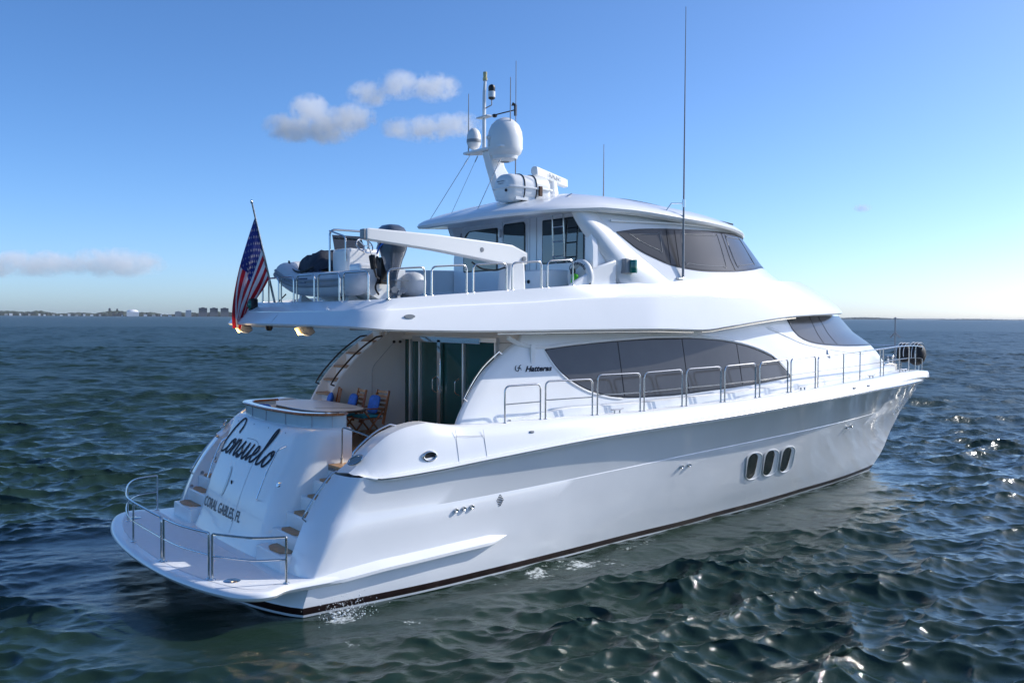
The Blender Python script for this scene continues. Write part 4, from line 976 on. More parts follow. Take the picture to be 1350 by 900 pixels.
# strakes round the tube
for dz, r_ in ((-.02, .05), (.06, .03)):
    m = MB(); Q = []
    for i, p in enumerate(P):
        t = P[min(i+1, n-1)]-P[max(i-1, 0)]; nn = np.cross(t, (0, 0, 1.)); nn /= np.linalg.norm(nn)
        c_ = T0+tf*(-.2); nn = nn if (p-c_)@nn > 0 else -nn; Q.append(p+nn*(rr_[i]-.012)+np.array((0, 0, dz)))
    m.tube(Q[2:-2], r_, 8); m.build("rubbing_strake", RUBG, TB)
m = MB()
for i in range(6, n//2-8, 1):
    pass
m.box(tp(-.15, -.61-.224, .53), (.012, .50, .11), Matrix.Rotation(ta, 3, 'Z') @ Matrix.Rotation(R(20), 3, 'Y')); m.build("name_patch", NAVY, TB, smooth=0)
V, F = text_verts("AB INFLATABLE", .1, 0, .003); x1 = max(v[0] for v in V)
m = MB(); m.add([tp(.06-v[0]/x1*.42, -.61-.2325+.0-(.02-v[1]*.0)*0-.0, .50+v[1]*.55) for v in V], F)
for v_ in range(len(m.v)):
    x, y, z = m.v[v_]; m.v[v_] = (x-.006+(z-T0[2]-.53)*.36, y, z)
m.build("patch_lettering", SILV, TB, smooth=0)
m = MB()
for l in (-.05, -.2, -.35): m.box(tp(l, -.55, .72), (.10, .05, .02), Matrix.Rotation(ta, 3, 'Z') @ Matrix.Rotation(R(-20), 3, 'Y'))
m.build("tube_decal", NAVY, TB, smooth=0)
# rigid hull under the tubes
m = MB(); G = []
for l in np.linspace(-1.9, 1.5, 16):
    q = max(0, (l-.1)/1.42); b = .52*(1-q**2.2); zk_ = .12+.38*q**2; G.append([tp(l, s*b, z) for s, z in ((-1, .36+.2*q), (-.55, zk_+.13), (0, zk_), (.55, zk_+.13), (1, .36+.2*q))])
m.grid(G); m.add(G[0], [(0, 1, 2, 3, 4)]); m.build("rigid_hull", GEL, T)
m = MB(); m.box(tp(-.4, 0, .42), (1.0, 2.6, .05), Matrix.Rotation(ta, 3, 'Z')); m.box(tp(-1.8, 0, .52), (.95, .10, .42), Matrix.Rotation(ta, 3, 'Z')); m.build("floor_and_transom", GEL, T)
m = MB(); rz = Matrix.Rotation(ta, 3, 'Z')
m.box(tp(-.72, .05, .78), (.72, .62, .74), rz); CN = m.build("helm_console", WHITEP, T, bevel=.06)
m = MB(); m.prism([tp(-.50, -.29, 1.14), tp(-.50, .39, 1.14), tp(-.34, .36, 1.44), tp(-.34, -.26, 1.44)], tuple(tf*.015)); m.build("windshield", GLASSD, CN, smooth=0)
m = MB(); m.tube(fillet([tp(-.48, -.38, .46), tp(-.46, -.38, 1.53), tp(-.46, .46, 1.53), tp(-.48, .46, .46)], .14), .021, 8); m.tube(fillet([tp(-1.02, -.33, .9), tp(-1.02, -.33, 1.36), tp(-.46, -.38, 1.50)], .1), .016, 8); m.build("console_grab_rail", STEEL, CN)
m = MB(); c = tp(-1.06, .05, 1.20); ax = -tf*.8+np.array((0, 0, .6)); ax /= np.linalg.norm(ax); u = ts_; v = np.cross(ax, u)
m.tube([c+(u*math.cos(a)+v*math.sin(a))*.17 for a in np.linspace(0, 2*math.pi, 24, endpoint=False)], .014, 6, closed=True)
for a in (0, 2.1, 4.2): m.tube([c, c+(u*math.cos(a)+v*math.sin(a))*.17], .010, 6)
m.build("steering_wheel", STEEL, CN)
m = MB(); m.box(tp(-1.55, 0, .62), (.9, .42, .42), rz); m.build("helm_seat", GEL, T, bevel=.06)
# bundled black cover over the bow
m = MB(); G = []
for l in np.linspace(-.30, 1.25, 20):
    q = (l+.3)/1.55; w_ = .56*(1-.45*q**2); hgt = .86+.30*math.sin(math.pi*min(1, q*1.1))**.6+.05*math.sin(l*9)+.03*math.sin(l*23); row = []
    for a in np.linspace(0, math.pi, 13): row.append(tp(l+.05*math.sin(a*5+l*4), -w_*math.cos(a)*(1+.05*math.sin(7*a+3*l)), .60+(hgt-.60)*math.sin(a)**.55+.02*math.sin(11*a+l*17)))
    G.append(row)
m.grid(G); BC = m.build("bow_cover", BAG, T, smooth=50)
m = MB()
for k in range(3): m.tube(crom([tp(-.25+.05*k, -.62, .80), tp(.2, -.70, .72-.05*k), tp(.75, -.62, .82-.04*k), tp(1.2, -.46, .98)], 6), .022, 6)
m.build("cover_straps", RUB, BC)
m = MB()
for k in range(5): m.ell(tp(1.25+.09*k, -.42+.08*k, .88+.02*(k % 2)), (.09, .11, .07), 10, 6)
m.build("coiled_rope", WHITEP, T)
# outboard motor
O = bpy.data.objects.new("outboard_motor", None); COL.objects.link(O); O.parent = T
def op(l, s, z): return tp(-2.14+l*.9, s*.92-.04, z*.95+.06)
m = MB(); G = []
for z, l0, l1, hw in ((.62, -.26, .02, .09), (.70, -.30, .05, .12), (.86, -.36, .10, .15), (.95, -.41, .14, .18), (1.05, -.45, .18, .205), (1.22, -.47, .23, .23), (1.36, -.44, .24, .23), (1.46, -.36, .22, .20), (1.52, -.24, .16, .13), (1.535, -.12, .06, .05)):
    G.append([op((l0+l1)/2+(l1-l0)/2*math.copysign(abs(math.cos(a))**.6, math.cos(a)), hw*math.copysign(abs(math.sin(a))**.6, math.sin(a)), z) for a in np.linspace(0, 2*math.pi, 24, endpoint=False)])
m.grid(G, cv=True); m.add(G[-1], [tuple(range(24))]); CW = m.build("engine_cowling", ENG, O, smooth=55)
for k, dz in enumerate((0, .09)):
    m = MB(); m.tube(crom([op(-.30, -.225, 1.30-dz), op(-.05, -.238, 1.20-dz), op(.12, -.215, 1.06-dz)], 6), [.004]+[.018]*11+[.004], 6); m.build("cowling_stripe", SILV if k == 0 else BLUEC, CW)
m = MB(); m.box(op(-.40, -.09, 1.16), (.03, .14, .09), rz); m.build("cowling_vent", SILV, CW, bevel=.02)
m = MB(); G = []
for z, l0, l1, hw in ((.86, -.34, .06, .12), (.70, -.30, .0, .11), (.52, -.26, -.04, .075), (.30, -.24, -.05, .05), (.14, -.30, -.02, .05)):
    G.append([op((l0+l1)/2+(l1-l0)/2*math.cos(a), hw*math.sin(a), z) for a in np.linspace(0, 2*math.pi, 16, endpoint=False)])
m.grid(G, cv=True); m.tube([op(.02, 0, .24), op(-.15, 0, .235), op(-.42, 0, .23)], [.02, .075, .045], 12); m.prism([op(.0, -.008, .16), op(-.26, -.008, .16), op(-.20, -.008, -.02+.03), op(-.02, -.008, .05)], tuple(ts_*.016)); m.box(op(-.26, 0, .46), (.30, .42, .02), rz); m.build("engine_leg", ENG, O, smooth=45)
m = MB()
for k in range(3):
    a = k*2.1+.5; d_ = ts_*math.cos(a)+np.array((0, 0, 1))*math.sin(a); e_ = np.cross(tf, d_); c = op(-.38, 0, .23)
    m.add([c+d_*.03-e_*.02, c+d_*.10-e_*.06+tf*.03, c+d_*.17-e_*.02+tf*.02, c+d_*.16+e_*.04-tf*.03, c+d_*.06+e_*.05-tf*.03], [(0, 1, 2, 3, 4)])
m.build("propeller", GREYP, O)
m = MB(); m.box(op(.16, 0, .66), (.26, .16, .48), rz); m.tube(crom([op(.10, -.10, .72), op(.20, -.16, .92), op(.32, -.10, .80), op(.42, -.05, .62)], 6), .022, 6); m.tube(crom([op(.12, -.14, .55), op(.2, -.2, .35), op(.1, -.18, .2)], 6), .018, 6); m.build("mounting_bracket", RUB, O, bevel=.02)
# chocks under the tender
for l in (-1.3, .7):
    m = MB(); m.prism([tp(l-.05, -.5, .02), tp(l-.05, .5, .02), tp(l-.05, .42, .30), tp(l-.05, .12, .12), tp(l-.05, -.12, .12), tp(l-.05, -.42, .30)], tuple(tf*.1)); m.build("tender_chock", WHITEP, T, smooth=0)
for l in (-1.7, .9):
    m = MB(); m.tube([tp(l, -.66, .30), tp(l+.1, -.82, .10)], .014, 5); m.build("lashing_strap", RUB, T)

# liferaft canister
LR = thing("liferaft_canister", "white moulded liferaft canister strapped to the hardtop in front of the mast", "liferaft", (6.0, -1.15, 6.87))
m = MB(); G = []
for t, k in ((0, .0), (.0, .55), (.025, .82), (.07, .95), (.14, 1), (0.94, 1), (1.01, .95), (1.055, .82), (1.08, .55), (1.08, 0)):
    G.append([(5.55+t, -1.15+.33*k*math.copysign(abs(math.cos(a))**.7, math.cos(a)), 7.12+.29*k*math.copysign(abs(math.sin(a))**.75, math.sin(a))) for a in np.linspace(0, 2*math.pi, 32, endpoint=False)])
m.grid(G, cv=True); CAN = m.build("canister_shell", WHITEP, LR, smooth=50)
m = MB(); m.tube([(5.53+x, -1.15+y, 7.12) for x, y in ((.02, -.30), (.10, -.345), (1.02, -.345), (1.10, -.30), (1.10, .30), (1.02, .345), (.1, .345), (.02, .30))], .022, 6, closed=True); m.build("canister_flange", WHITEP, LR)
for x in (5.90, 6.2):
    m = MB(); m.tube([(x, -1.15+.338*math.copysign(abs(math.cos(a))**.7, math.cos(a)), 7.12+.298*math.copysign(abs(math.sin(a))**.75, math.sin(a))) for a in np.linspace(0, 2*math.pi, 30, endpoint=False)], .012, 5, closed=True); m.build("canister_strap", RUB, LR)
m = MB(); m.box((6.28, -1.15-.36, 7.07), (.08, .05, .2)); m.build("hydrostatic_release", mat("brown_release", (.10, .045, .02), .5), LR, bevel=.01)
m = MB(); m.box((6.15, -1.15, 6.90), (.9, .6, .06)); m.build("canister_cradle", WHITEP, LR)
m = MB(); m.lathe((5.545, -1.33, 7.05), [(.03, 0), (.03, .02), (0, .02)], (-1, 0, 0), 12); m.build("canister_plug", RUB, LR)
for k in range(2):
    m = MB(); m.box((5.556, -1.13, 7.25-.045*k), (.012, .26-.08*k, .014)); m.build("canister_marking", GREYL, LR)

# flag: a cloth hanging limp from the staff, stripes and canton follow the cloth
A0 = np.array((1.60, 2.02, 6.52)); A1 = np.array((1.90, 2.02, 5.30))
def flagp(u, v):     # u along the fly, v down the hoist
    h = A0*(1-v)+A1*v
    c1 = np.array((1.30, 2.02, 5.72))*(1-v)+np.array((1.74, 2.02, 4.85))*v
    c2 = np.array((1.10, 2.02, 4.90))*(1-v)+np.array((1.50, 2.02, 4.75))*v
    e = np.array((1.16, 2.02, 4.24))*(1-v)+np.array((1.30, 2.02, 4.22))*v
    p = (1-u)**3*h+3*u*(1-u)**2*c1+3*u*u*(1-u)*c2+u**3*e
    k = min(1, u*2.2)
    p = p+np.array((.02*math.sin(9*v+5*u), .11*k*math.sin(11*v+3.2*u)+.05*k*math.sin(21*v-5*u+1), .012*math.sin(14*v+6*u)*k)); return p
m = MB(); NU, NV = 60, 13*4
G = [[flagp(i/NU, j/NV) for j in range(NV+1)] for i in range(NU+1)]
m.grid(G)
mi = []
for i in range(NU):
    for j in range(NV): s_ = j*13//NV; mi.append(2 if (i/NU < .40 and s_ < 7) else (0 if s_ % 2 == 0 else 1))
m.m = mi
def star(u, v, off):
    e = .004; p = flagp(u, v); du = flagp(u+e, v)-p; dv = flagp(u, v+e)-p; nn = np.cross(du, dv); nn /= np.linalg.norm(nn); du /= np.linalg.norm(du); dv = dv/np.linalg.norm(dv)
    Q = [p+nn*off+(du*math.sin(a)+(-dv)*math.cos(a))*(.034 if k % 2 == 0 else .014) for k, a in enumerate(np.linspace(0, 2*math.pi, 10, endpoint=False))]
    m.add([p+nn*off]+Q, [(0, k+1, (k+1) % 10+1) for k in range(10)], 1)
for r_ in range(9):
    for c in range(6 if r_ % 2 == 0 else 5):
        for off in (.006, -.006): star(.40*((c+.5)/6 if r_ % 2 == 0 else (c+1)/6), 7/13*(r_+.6)/9.2, off)
fo = m.build("ensign_flag", [FLR, FLW, FLB], None, smooth=60, weld=False)
tag(fo, "limp red, white and blue stars and stripes flag hanging from the stern staff", "flag")

# life ring with the boat name, and its green light bag
LF = thing("life_ring", "white life ring lettered with the boat's name, behind the upper deck rails", "life ring", (6.6, -2.42, 5.3))
lc = np.array((6.62, -2.38, 5.30)); m = MB()
m.tube([lc+np.array((0, .29*math.cos(a), .29*math.sin(a))) for a in np.linspace(0, 2*math.pi, 36, endpoint=False)], .075, 12, closed=True); LB = m.build("ring_body", WHITEP, LF, smooth=60)
V, F = text_verts("Consuelo", .15, .2, .003); x1 = max(v[0] for v in V)
def arc(v): a = R(150)-v[0]/x1*R(120); r_ = .245+v[1]*.75; return lc+np.array((-.082, -r_*math.cos(a)*-1*-1, r_*math.sin(a)))
m = MB(); m.add([arc(v) for v in V], F); m.build("ring_lettering", MOULD, LB, smooth=0)
m = MB(); m.tube([lc+np.array((-.03, .36*math.cos(a), .36*math.sin(a))) for a in np.linspace(R(200), R(340), 16)], .012, 6); m.build("grab_line", RUB, LF)
LG = thing("rescue_light", "lime green rescue light bag hanging at the white life ring", "rescue light", (6.45, -2.36, 5.1))
m = MB(); m.box((6.48, -2.36, 5.20), (.11, .13, .34), Matrix.Rotation(R(14), 3, 'X')); m.build("light_bag", LIME, LG, bevel=.04)
m = MB(); m.lathe((6.47, -2.33, 5.36), [(.05, 0), (.055, .06), (.03, .12), (0, .13)]); m.build("light_head", RUB, LG)

# fenders stowed in the bow
for (x, y, z, r_, lab) in ((22.35, .14, 3.42, .31, "smaller black stowed fender ball inside the bow rail, partly hidden"), (22.62, -.12, 3.38, .36, "larger black stowed fender ball nearest the bow rail tip")):
    FD = thing("fender_ball", lab, "fender", (x, y, z-r_), "black fenders stowed in the bow")
    m = MB(); m.ell((x, y, z), (r_*.86, r_*.8, r_), 22, 14); FB = m.build("fender_body", RUB, FD, smooth=60)
    m = MB()
    for k in range(3): m.tube([(x+r_*.9*math.cos(a), y-.02+(k-1)*.12-.0, z+r_*1.03*math.sin(a)) for a in np.linspace(R(20), R(200), 18)], .013, 5)
    m.build("fender_rope", WHITEP, FD)
# basket straps are part of the pulpit
# table and chairs in the cockpit
TBL = thing("dining_table", "oval white topped table with dark wooden edge in the aft cockpit", "table", (2.55, 1.1, 1.95))
ovl = lambda r_, z: [(2.55+.66*r_*math.copysign(abs(math.cos(a))**.7, math.cos(a)), 1.12+1.48*r_*math.copysign(abs(math.sin(a))**.7, math.sin(a)), z) for a in np.linspace(0, 2*math.pi, 40, endpoint=False)]
m = MB(); m.prism(ovl(.955, 2.665), (0, 0, .012)); m.build("tabletop", WHITEP, TBL, smooth=0)
m = MB(); m.grid([ovl(.94, 2.63), ovl(1, 2.635), ovl(1.012, 2.655), ovl(1, 2.675), ovl(.95, 2.676)], cv=True); m.prism(ovl(.96, 2.63), (0, 0, .02)); m.build("table_edge", DARKWD, TBL, smooth=40)
m = MB(); m.prism([(2.9, .15, 2.678), (2.96, .15, 2.678), (2.3, .55, 2.678), (2.24, .55, 2.678)], (0, 0, .003)); m.build("inlay", DARKWD, TBL, smooth=0)
for y in (.5, 1.8):
    m = MB(); m.lathe((2.55, y, 1.95), [(.22, 0), (.20, .03), (.06, .06), (.05, .66), (.12, .68)], n=18); m.build("pedestal_leg", STEEL, TBL)
def make_chair(c, rz_, label):
    ch = thing("folding_chair", label, "chair", c, "slatted chairs at the cockpit table"); Rz = Matrix.Rotation(rz_, 3, 'Z'); c = Vector(c)
    q = lambda x, y, z: c+Rz @ Vector((x, y, z))          # local: the sitter faces -x
    def bar(p0, p1, w_, name):
        m = MB(); a, b = q(*p0), q(*p1); m.tube([a, b], w_, 6); return m
    for s in (-.23, .23):
        m = MB(); m.prism([q(.20, s-.014, .30), q(.255, s-.014, .28), q(.40, s-.014, .98), q(.35, s-.014, 1.0)], tuple(Rz @ Vector((0, .028, 0)))); m.build("back_post", TEAKD, ch, bevel=.004)
        for a, b in (((-.26, 0), (.22, .58)), ((.26, 0), (-.24, .62))):
            m = MB(); m.prism([q(a[0]-.022, s-.012*1, a[1]), q(a[0]+.022, s-.012, a[1]), q(b[0]+.022, s-.012, b[1]), q(b[0]-.022, s-.012, b[1])], tuple(Rz @ Vector((0, .024, 0)))); m.build("leg", TEAKD, ch, bevel=.004)
        m = MB(); m.box(q(-.02, s*1.08, .63), (.52, .05, .028), Rz); m.build("armrest", TEAKD, ch, bevel=.008)
    m = MB()
    for z in (.50, .59, .68, .77, .86, .95): x = .255+(z-.28)*.207; m.box(q(x-.02, 0, z), (.016, .46, .055), Rz @ Matrix.Rotation(R(12), 3, 'Y'))
    m.build("back_slats", TEAK, ch, smooth=0)
    m = MB(); m.box(q(-.02, 0, .42), (.46, .46, .03), Rz); m.build("seat", TEAKD, ch, bevel=.006)
    m = MB(); m.box(q(-.02, 0, .465), (.44, .44, .055), Rz); m.build("seat_pad", TEALC, ch, bevel=.02)
    return ch
def cushion(name, label, c, rot, s=(.40, .40, .14), material=None, group=None, cat="cushion"):
    m = MB(); G = []; c = Vector(c)
    for i in range(13):
        row = []
        for k in range(25):
            a = 2*math.pi*k/24; th = math.pi*i/12; rr0 = math.sin(th)**.45
            x = math.copysign(abs(math.cos(a))**.45, math.cos(a))*rr0; y = math.copysign(abs(math.sin(a))**.45, math.sin(a))*rr0
            z = math.cos(th)*(1-.55*max(abs(x), abs(y))**3); row.append(c+rot @ Vector((x*s[0]/2, y*s[1]/2, z*s[2]/2)))
        G.append(row)
    m.grid(G); o = m.build(name, material or BLUEC, None, smooth=70); tag(o, label, cat, group); return o
cg = "blue cushions in the cockpit"
for (x, y, rz_, lab, cl) in ((3.16, 2.12, R(-22), "slatted teak folding chair nearest the boat deck stairs", "blue cushion on the chair nearest the stairs"),
                         (3.40, 1.50, R(-8), "slatted teak folding chair, middle one of the row at the table", "blue cushion on the middle chair at the table"),
                         (3.62, .92, R(2), "slatted teak folding chair nearest the salon door, teal seat showing", "blue cushion with white edge leaning on the chair nearest the salon door")):
    make_chair((x, y, 1.95), rz_, lab); d_ = Matrix.Rotation(rz_, 3, 'Z')
    p = Vector((x, y, 1.95))+d_ @ Vector((.14, 0, .70)); cushion("throw_cushion", cl, p, d_ @ Matrix.Rotation(R(-74), 3, 'Y'), group=cg)
cushion("throw_cushion", "plain blue cushion at the port corner of the aft settee", (1.62, 1.45, 2.56), Matrix.Rotation(R(20), 3, 'Z') @ Matrix.Rotation(R(60), 3, 'Y'), group=cg)
strp = mat("striped_blue_fabric", (.10, .17, .42), .8); 
_t = strp.node_tree; _w = _t.nodes.new("ShaderNodeTexWave"); _w.inputs["Scale"].default_value = 9; _c = _t.nodes.new("ShaderNodeTexCoord"); _r = _t.nodes.new("ShaderNodeValToRGB"); _r.color_ramp.interpolation = 'CONSTANT'
_r.color_ramp.elements[0].color = (.02, .07, .34, 1); _r.color_ramp.elements[1].position = .6; _r.color_ramp.elements[1].color = (.5, .55, .62, 1)
_t.links.new(_c.outputs["Object"], _w.inputs["Vector"]); _t.links.new(_w.outputs["Fac"], _r.inputs[0]); _t.links.new(_r.outputs[0], _t.nodes["Principled BSDF"].inputs["Base Color"])
cushion("throw_cushion", "blue and white striped cushion lying on the aft settee", (1.55, .85, 2.55), Matrix.Rotation(R(12), 3, 'Z') @ Matrix.Rotation(R(55), 3, 'Y'), s=(.34, .56, .16), material=strp, group=cg)

# ------------------------------------------------------------------ water
def build_water():
    base = math.atan2(_fh.y, _fh.x)
    th = np.concatenate([np.arange(-34, 34, .105)*math.pi/180, np.arange(34, 60, .5)*math.pi/180, np.arange(60, 300, 4)*math.pi/180, np.arange(300, 326, .5)*math.pi/180])
    r = [1.5]
    while r[-1] < 9: r.append(r[-1]+.5)
    while r[-1] < 400: r.append(r[-1]+min(max(.05, r[-1]**2/4275*.42), .45 if r[-1] < 150 else .9))
    while r[-1] < 14000: r.append(r[-1]*1.035)
    r = np.array(r); T_, R_ = np.meshgrid(th, r); X = CAM.x+R_*np.cos(base+T_); Yc = CAM.y+R_*np.sin(base+T_)
    Z = np.zeros_like(X); DX = np.zeros_like(X); DY = np.zeros_like(X); lost = np.zeros((len(r), 1))
    g = np.random.default_rng(5); N = 170; lam = np.exp(np.linspace(math.log(.17), math.log(6.5), N)); wind = base+R(198)
    fade_r = np.clip(np.gradient(r), .05, None)[:, None]
    for L in lam:
        ang = wind+g.normal(0, .50 if L > .6 else .75); k = 2*math.pi/L; ph = g.uniform(0, 2*math.pi); slope = .44*math.sqrt(2/N)*(1.0 if L < 1.4 else (1.4/L)**1.0)*(1.0 if L > .4 else (L/.4)**.2)
        a = slope/k; dx, dy = math.cos(ang), math.sin(ang)
        fd = np.clip((L/(fade_r)-1.6)/2, 0, 1)
        p = k*(X*dx+Yc*dy)+ph; s = np.sin(p); c = np.cos(p); A = a*fd; lost = lost+(slope**2/2)*(1-fd**2)
        Z += A*c; DX -= A*dx*s*1.25; DY -= A*dy*s*1.25
    # patchy wind: groups of taller and flatter water
    def lowfreq(sc, seed):
        q = np.random.default_rng(seed); v = 0
        for i in range(7): aa = q.uniform(0, 6.28); kk = 2*math.pi/(sc*q.uniform(.6, 1.6)); v = v+np.sin(kk*(X*math.cos(aa)+Yc*math.sin(aa))+q.uniform(0, 6.28))
        return v/2.6
    env = np.clip(1+.32*lowfreq(16, 3), .45, 1.7)
    Z *= env; DX *= env; DY *= env
    # calmer close to the hull so that the water stays at the boot stripe
    hx = np.clip(X, .2, 20.5); hyw = yw(hx); d = np.hypot(np.maximum(0, np.abs(Yc)-hyw), np.maximum(0, np.maximum(-1.2-X, X-20.6)))
    near = np.clip(d/2.5, .25, 1); Z *= near; DX *= near; DY *= near
    n, m = X.shape
    V = np.stack([X+DX, Yc+DY, WZ+Z], -1).reshape(-1, 3)
    # foam attribute
    crest = np.clip((Z-.16)/.16, 0, 1)
    side = np.exp(-((d-.35)/.45)**2)*((X > 3.5) & (X < 19))*(Yc < 0)*.62
    blob = lambda x, y, sx, sy, rot=0: np.exp(-((((X-x)*math.cos(rot)+(Yc-y)*math.sin(rot))/sx)**2+((-(X-x)*math.sin(rot)+(Yc-y)*math.cos(rot))/sy)**2))
    wake = .95*blob(.75, -3.75, .45, .40)+.75*blob(.2, -5.2, 1.5, .55, R(25))+.7*blob(-1.0, -6.6, 1.1, .7, R(20))+.55*blob(2.6, -4.3, 1.6, .4, R(10))+.5*blob(6.2, -3.6, 1.8, .5)
    foam = np.clip(side+wake, 0, 1)
    i = np.arange(n-1)[:, None]*m; j = np.arange(m)[None, :]; j2 = (j+1) % m
    F = np.stack([i+j, i+j2, i+m+j2, i+m+j], -1).reshape(-1, 4)
    me = bpy.data.meshes.new("sea_water"); me.vertices.add(len(V)); me.vertices.foreach_set("co", V.astype(np.float32).ravel())
    me.loops.add(F.size); me.loops.foreach_set("vertex_index", F.astype(np.int32).ravel()); me.polygons.add(len(F))
    me.polygons.foreach_set("loop_start", np.arange(0, F.size, 4, dtype=np.int32)); me.polygons.foreach_set("use_smooth", np.ones(len(F), bool))
    at = me.attributes.new("foam", 'FLOAT', 'POINT'); at.data.foreach_set("value", foam.astype(np.float32).ravel())
    at = me.attributes.new("chop", 'FLOAT', 'POINT'); at.data.foreach_set("value", np.broadcast_to(np.sqrt(lost), X.shape).astype(np.float32).ravel())
    me.update(calc_edges=True); me.validate()
    o = bpy.data.objects.new("sea_water", me); COL.objects.link(o); o["kind"] = "structure"
    return o
W_ = build_water()
m = bpy.data.materials.new("sea_water"); m.use_nodes = True; t = m.node_tree; b = t.nodes["Principled BSDF"]
b.inputs["Base Color"].default_value = (.016, .036, .025, 1); b.inputs["Roughness"].default_value = .055; b.inputs["IOR"].default_value = 1.333; b.inputs["Specular IOR Level"].default_value = .5
tc = t.nodes.new("ShaderNodeTexCoord")
def nz(scale, det, rough=.55, stretch=(1, 1, 1)):
    mp = t.nodes.new("ShaderNodeMapping"); mp.inputs["Scale"].default_value = stretch; mp.inputs["Rotation"].default_value = (0, 0, R(37)); n = t.nodes.new("ShaderNodeTexNoise"); n.inputs["Scale"].default_value = scale; n.inputs["Detail"].default_value = det; n.inputs["Roughness"].default_value = rough
    t.links.new(tc.outputs["Object"], mp.inputs[0]); t.links.new(mp.outputs[0], n.inputs["Vector"]); return n
n1 = nz(9., 5, .62, (1, 1.9, 1)); n2 = nz(.5, 4, .6, (1, 1.7, 1))
b1 = t.nodes.new("ShaderNodeBump"); b1.inputs["Strength"].default_value = 1.; b1.inputs["Distance"].default_value = .008
b2 = t.nodes.new("ShaderNodeBump"); b2.inputs["Strength"].default_value = 1.; b2.inputs["Distance"].default_value = .34
t.links.new(n1.outputs["Fac"], b1.inputs["Height"]); t.links.new(n2.outputs["Fac"], b2.inputs["Height"]); t.links.new(b2.outputs[0], b1.inputs["Normal"]); t.links.new(b1.outputs[0], b.inputs["Normal"])
# waves too small to be modelled far off act as roughness
ca = t.nodes.new("ShaderNodeAttribute"); ca.attribute_name = "chop"
c2 = t.nodes.new("ShaderNodeMapRange"); c2.inputs["From Min"].default_value = .06; c2.inputs["From Max"].default_value = .26; t.links.new(ca.outputs["Fac"], c2.inputs[0]); t.links.new(c2.outputs[0], b2.inputs["Strength"])
cr = t.nodes.new("ShaderNodeMapRange"); cr.inputs["From Min"].default_value = .14; cr.inputs["From Max"].default_value = .29; cr.inputs["To Min"].default_value = .04; cr.inputs["To Max"].default_value = .36; t.links.new(ca.outputs["Fac"], cr.inputs[0]); t.links.new(cr.outputs[0], b.inputs["Roughness"])
# foam
fa = t.nodes.new("ShaderNodeAttribute"); fa.attribute_name = "foam"
f1 = nz(8.5, 10, .75); f2 = nz(1.4, 4, .6)
mul = t.nodes.new("ShaderNodeMath"); mul.operation = 'MULTIPLY'; t.links.new(f1.outputs["Fac"], mul.inputs[0]); t.links.new(f2.outputs["Fac"], mul.inputs[1])
ad = t.nodes.new("ShaderNodeMath"); ad.operation = 'MULTIPLY_ADD'; ad.inputs[1].default_value = .30; t.links.new(fa.outputs["Fac"], ad.inputs[0]); t.links.new(mul.outputs[0], ad.inputs[2])
mr = t.nodes.new("ShaderNodeMapRange"); mr.inputs["From Min"].default_value = .53; mr.inputs["From Max"].default_value = .62; t.links.new(ad.outputs[0], mr.inputs[0])
fb = t.nodes.new("ShaderNodeBsdfPrincipled"); fb.inputs["Base Color"].default_value = (.62, .66, .64, 1); fb.inputs["Roughness"].default_value = .7
mx = t.nodes.new("ShaderNodeMixShader"); t.links.new(mr.outputs[0], mx.inputs[0]); t.links.new(b.outputs[0], mx.inputs[1]); t.links.new(fb.outputs[0], mx.inputs[2]); t.links.new(mx.outputs[0], t.nodes["Material Output"].inputs["Surface"])
W_.data.materials.append(m)
# splash at the exhaust by the stern corner: droplets and froth
g = np.random.default_rng(9); sp = MB()
for k in range(520):
    a = g.normal(0, 1, 3)*np.array((.22, .16, .10)); z = abs(a[2])*1.5; r_ = abs(g.normal(.002, .003))+.0015
    if k < 40: r_ *= 2.; z *= .3
    sp.ell((.85+a[0], -3.62+a[1], WZ+z), (r_*1.3, r_*1.3, r_), 6, 4)
tag(sp.build("water_spray", mat("water_froth", (.75, .78, .78), .3), None, smooth=60), kind="stuff")

# ------------------------------------------------------------------ far shore
BASE = math.atan2(_fh.y, _fh.x)
def far(px, dist, z=WZ):
    a = BASE-math.atan((px-675)/FPX); return Vector((CAM.x+dist/math.cos(math.atan((px-675)/FPX))*math.cos(a), CAM.y+dist/math.cos(math.atan((px-675)/FPX))*math.sin(a), z))
SHO = mat("shore_ground", (.10, .11, .08), .9, var=.3, vscale=.02); FOL = mat("shore_foliage", (.030, .045, .028), .9, var=.5, vscale=.03)
CONC = mat("pale_building", (.42, .42, .42), .8); CONCD = mat("grey_building", (.17, .16, .17), .8); WINB = mat("building_window", (.05, .06, .08), .3); WHB = mat("white_building", (.78, .78, .78), .7)
D1 = 3200.; D2 = 6500.
px2m = lambda d: d/FPX
def shore(px0, px1, dist, depth, name):
    m = MB(); A = [far(p, dist, WZ-.5) for p in np.linspace(px0, px1, 60)]; B = [far(p, dist, .9) for p in np.linspace(px0, px1, 60)]; C_ = [far(p, dist+depth, 2.5) for p in np.linspace(px0, px1, 60)]; D_ = [far(p, dist+depth, WZ-.5) for p in np.linspace(px0, px1, 60)]
    m.grid([A, B, C_, D_]); o = m.build(name, SHO, None, smooth=0); o["kind"] = "structure"
shore(-260, 420, D1, 500, "shore_land"); shore(1080, 1196, D2, 600, "shore_land"); shore(1236, 1600, D2, 600, "shore_land")
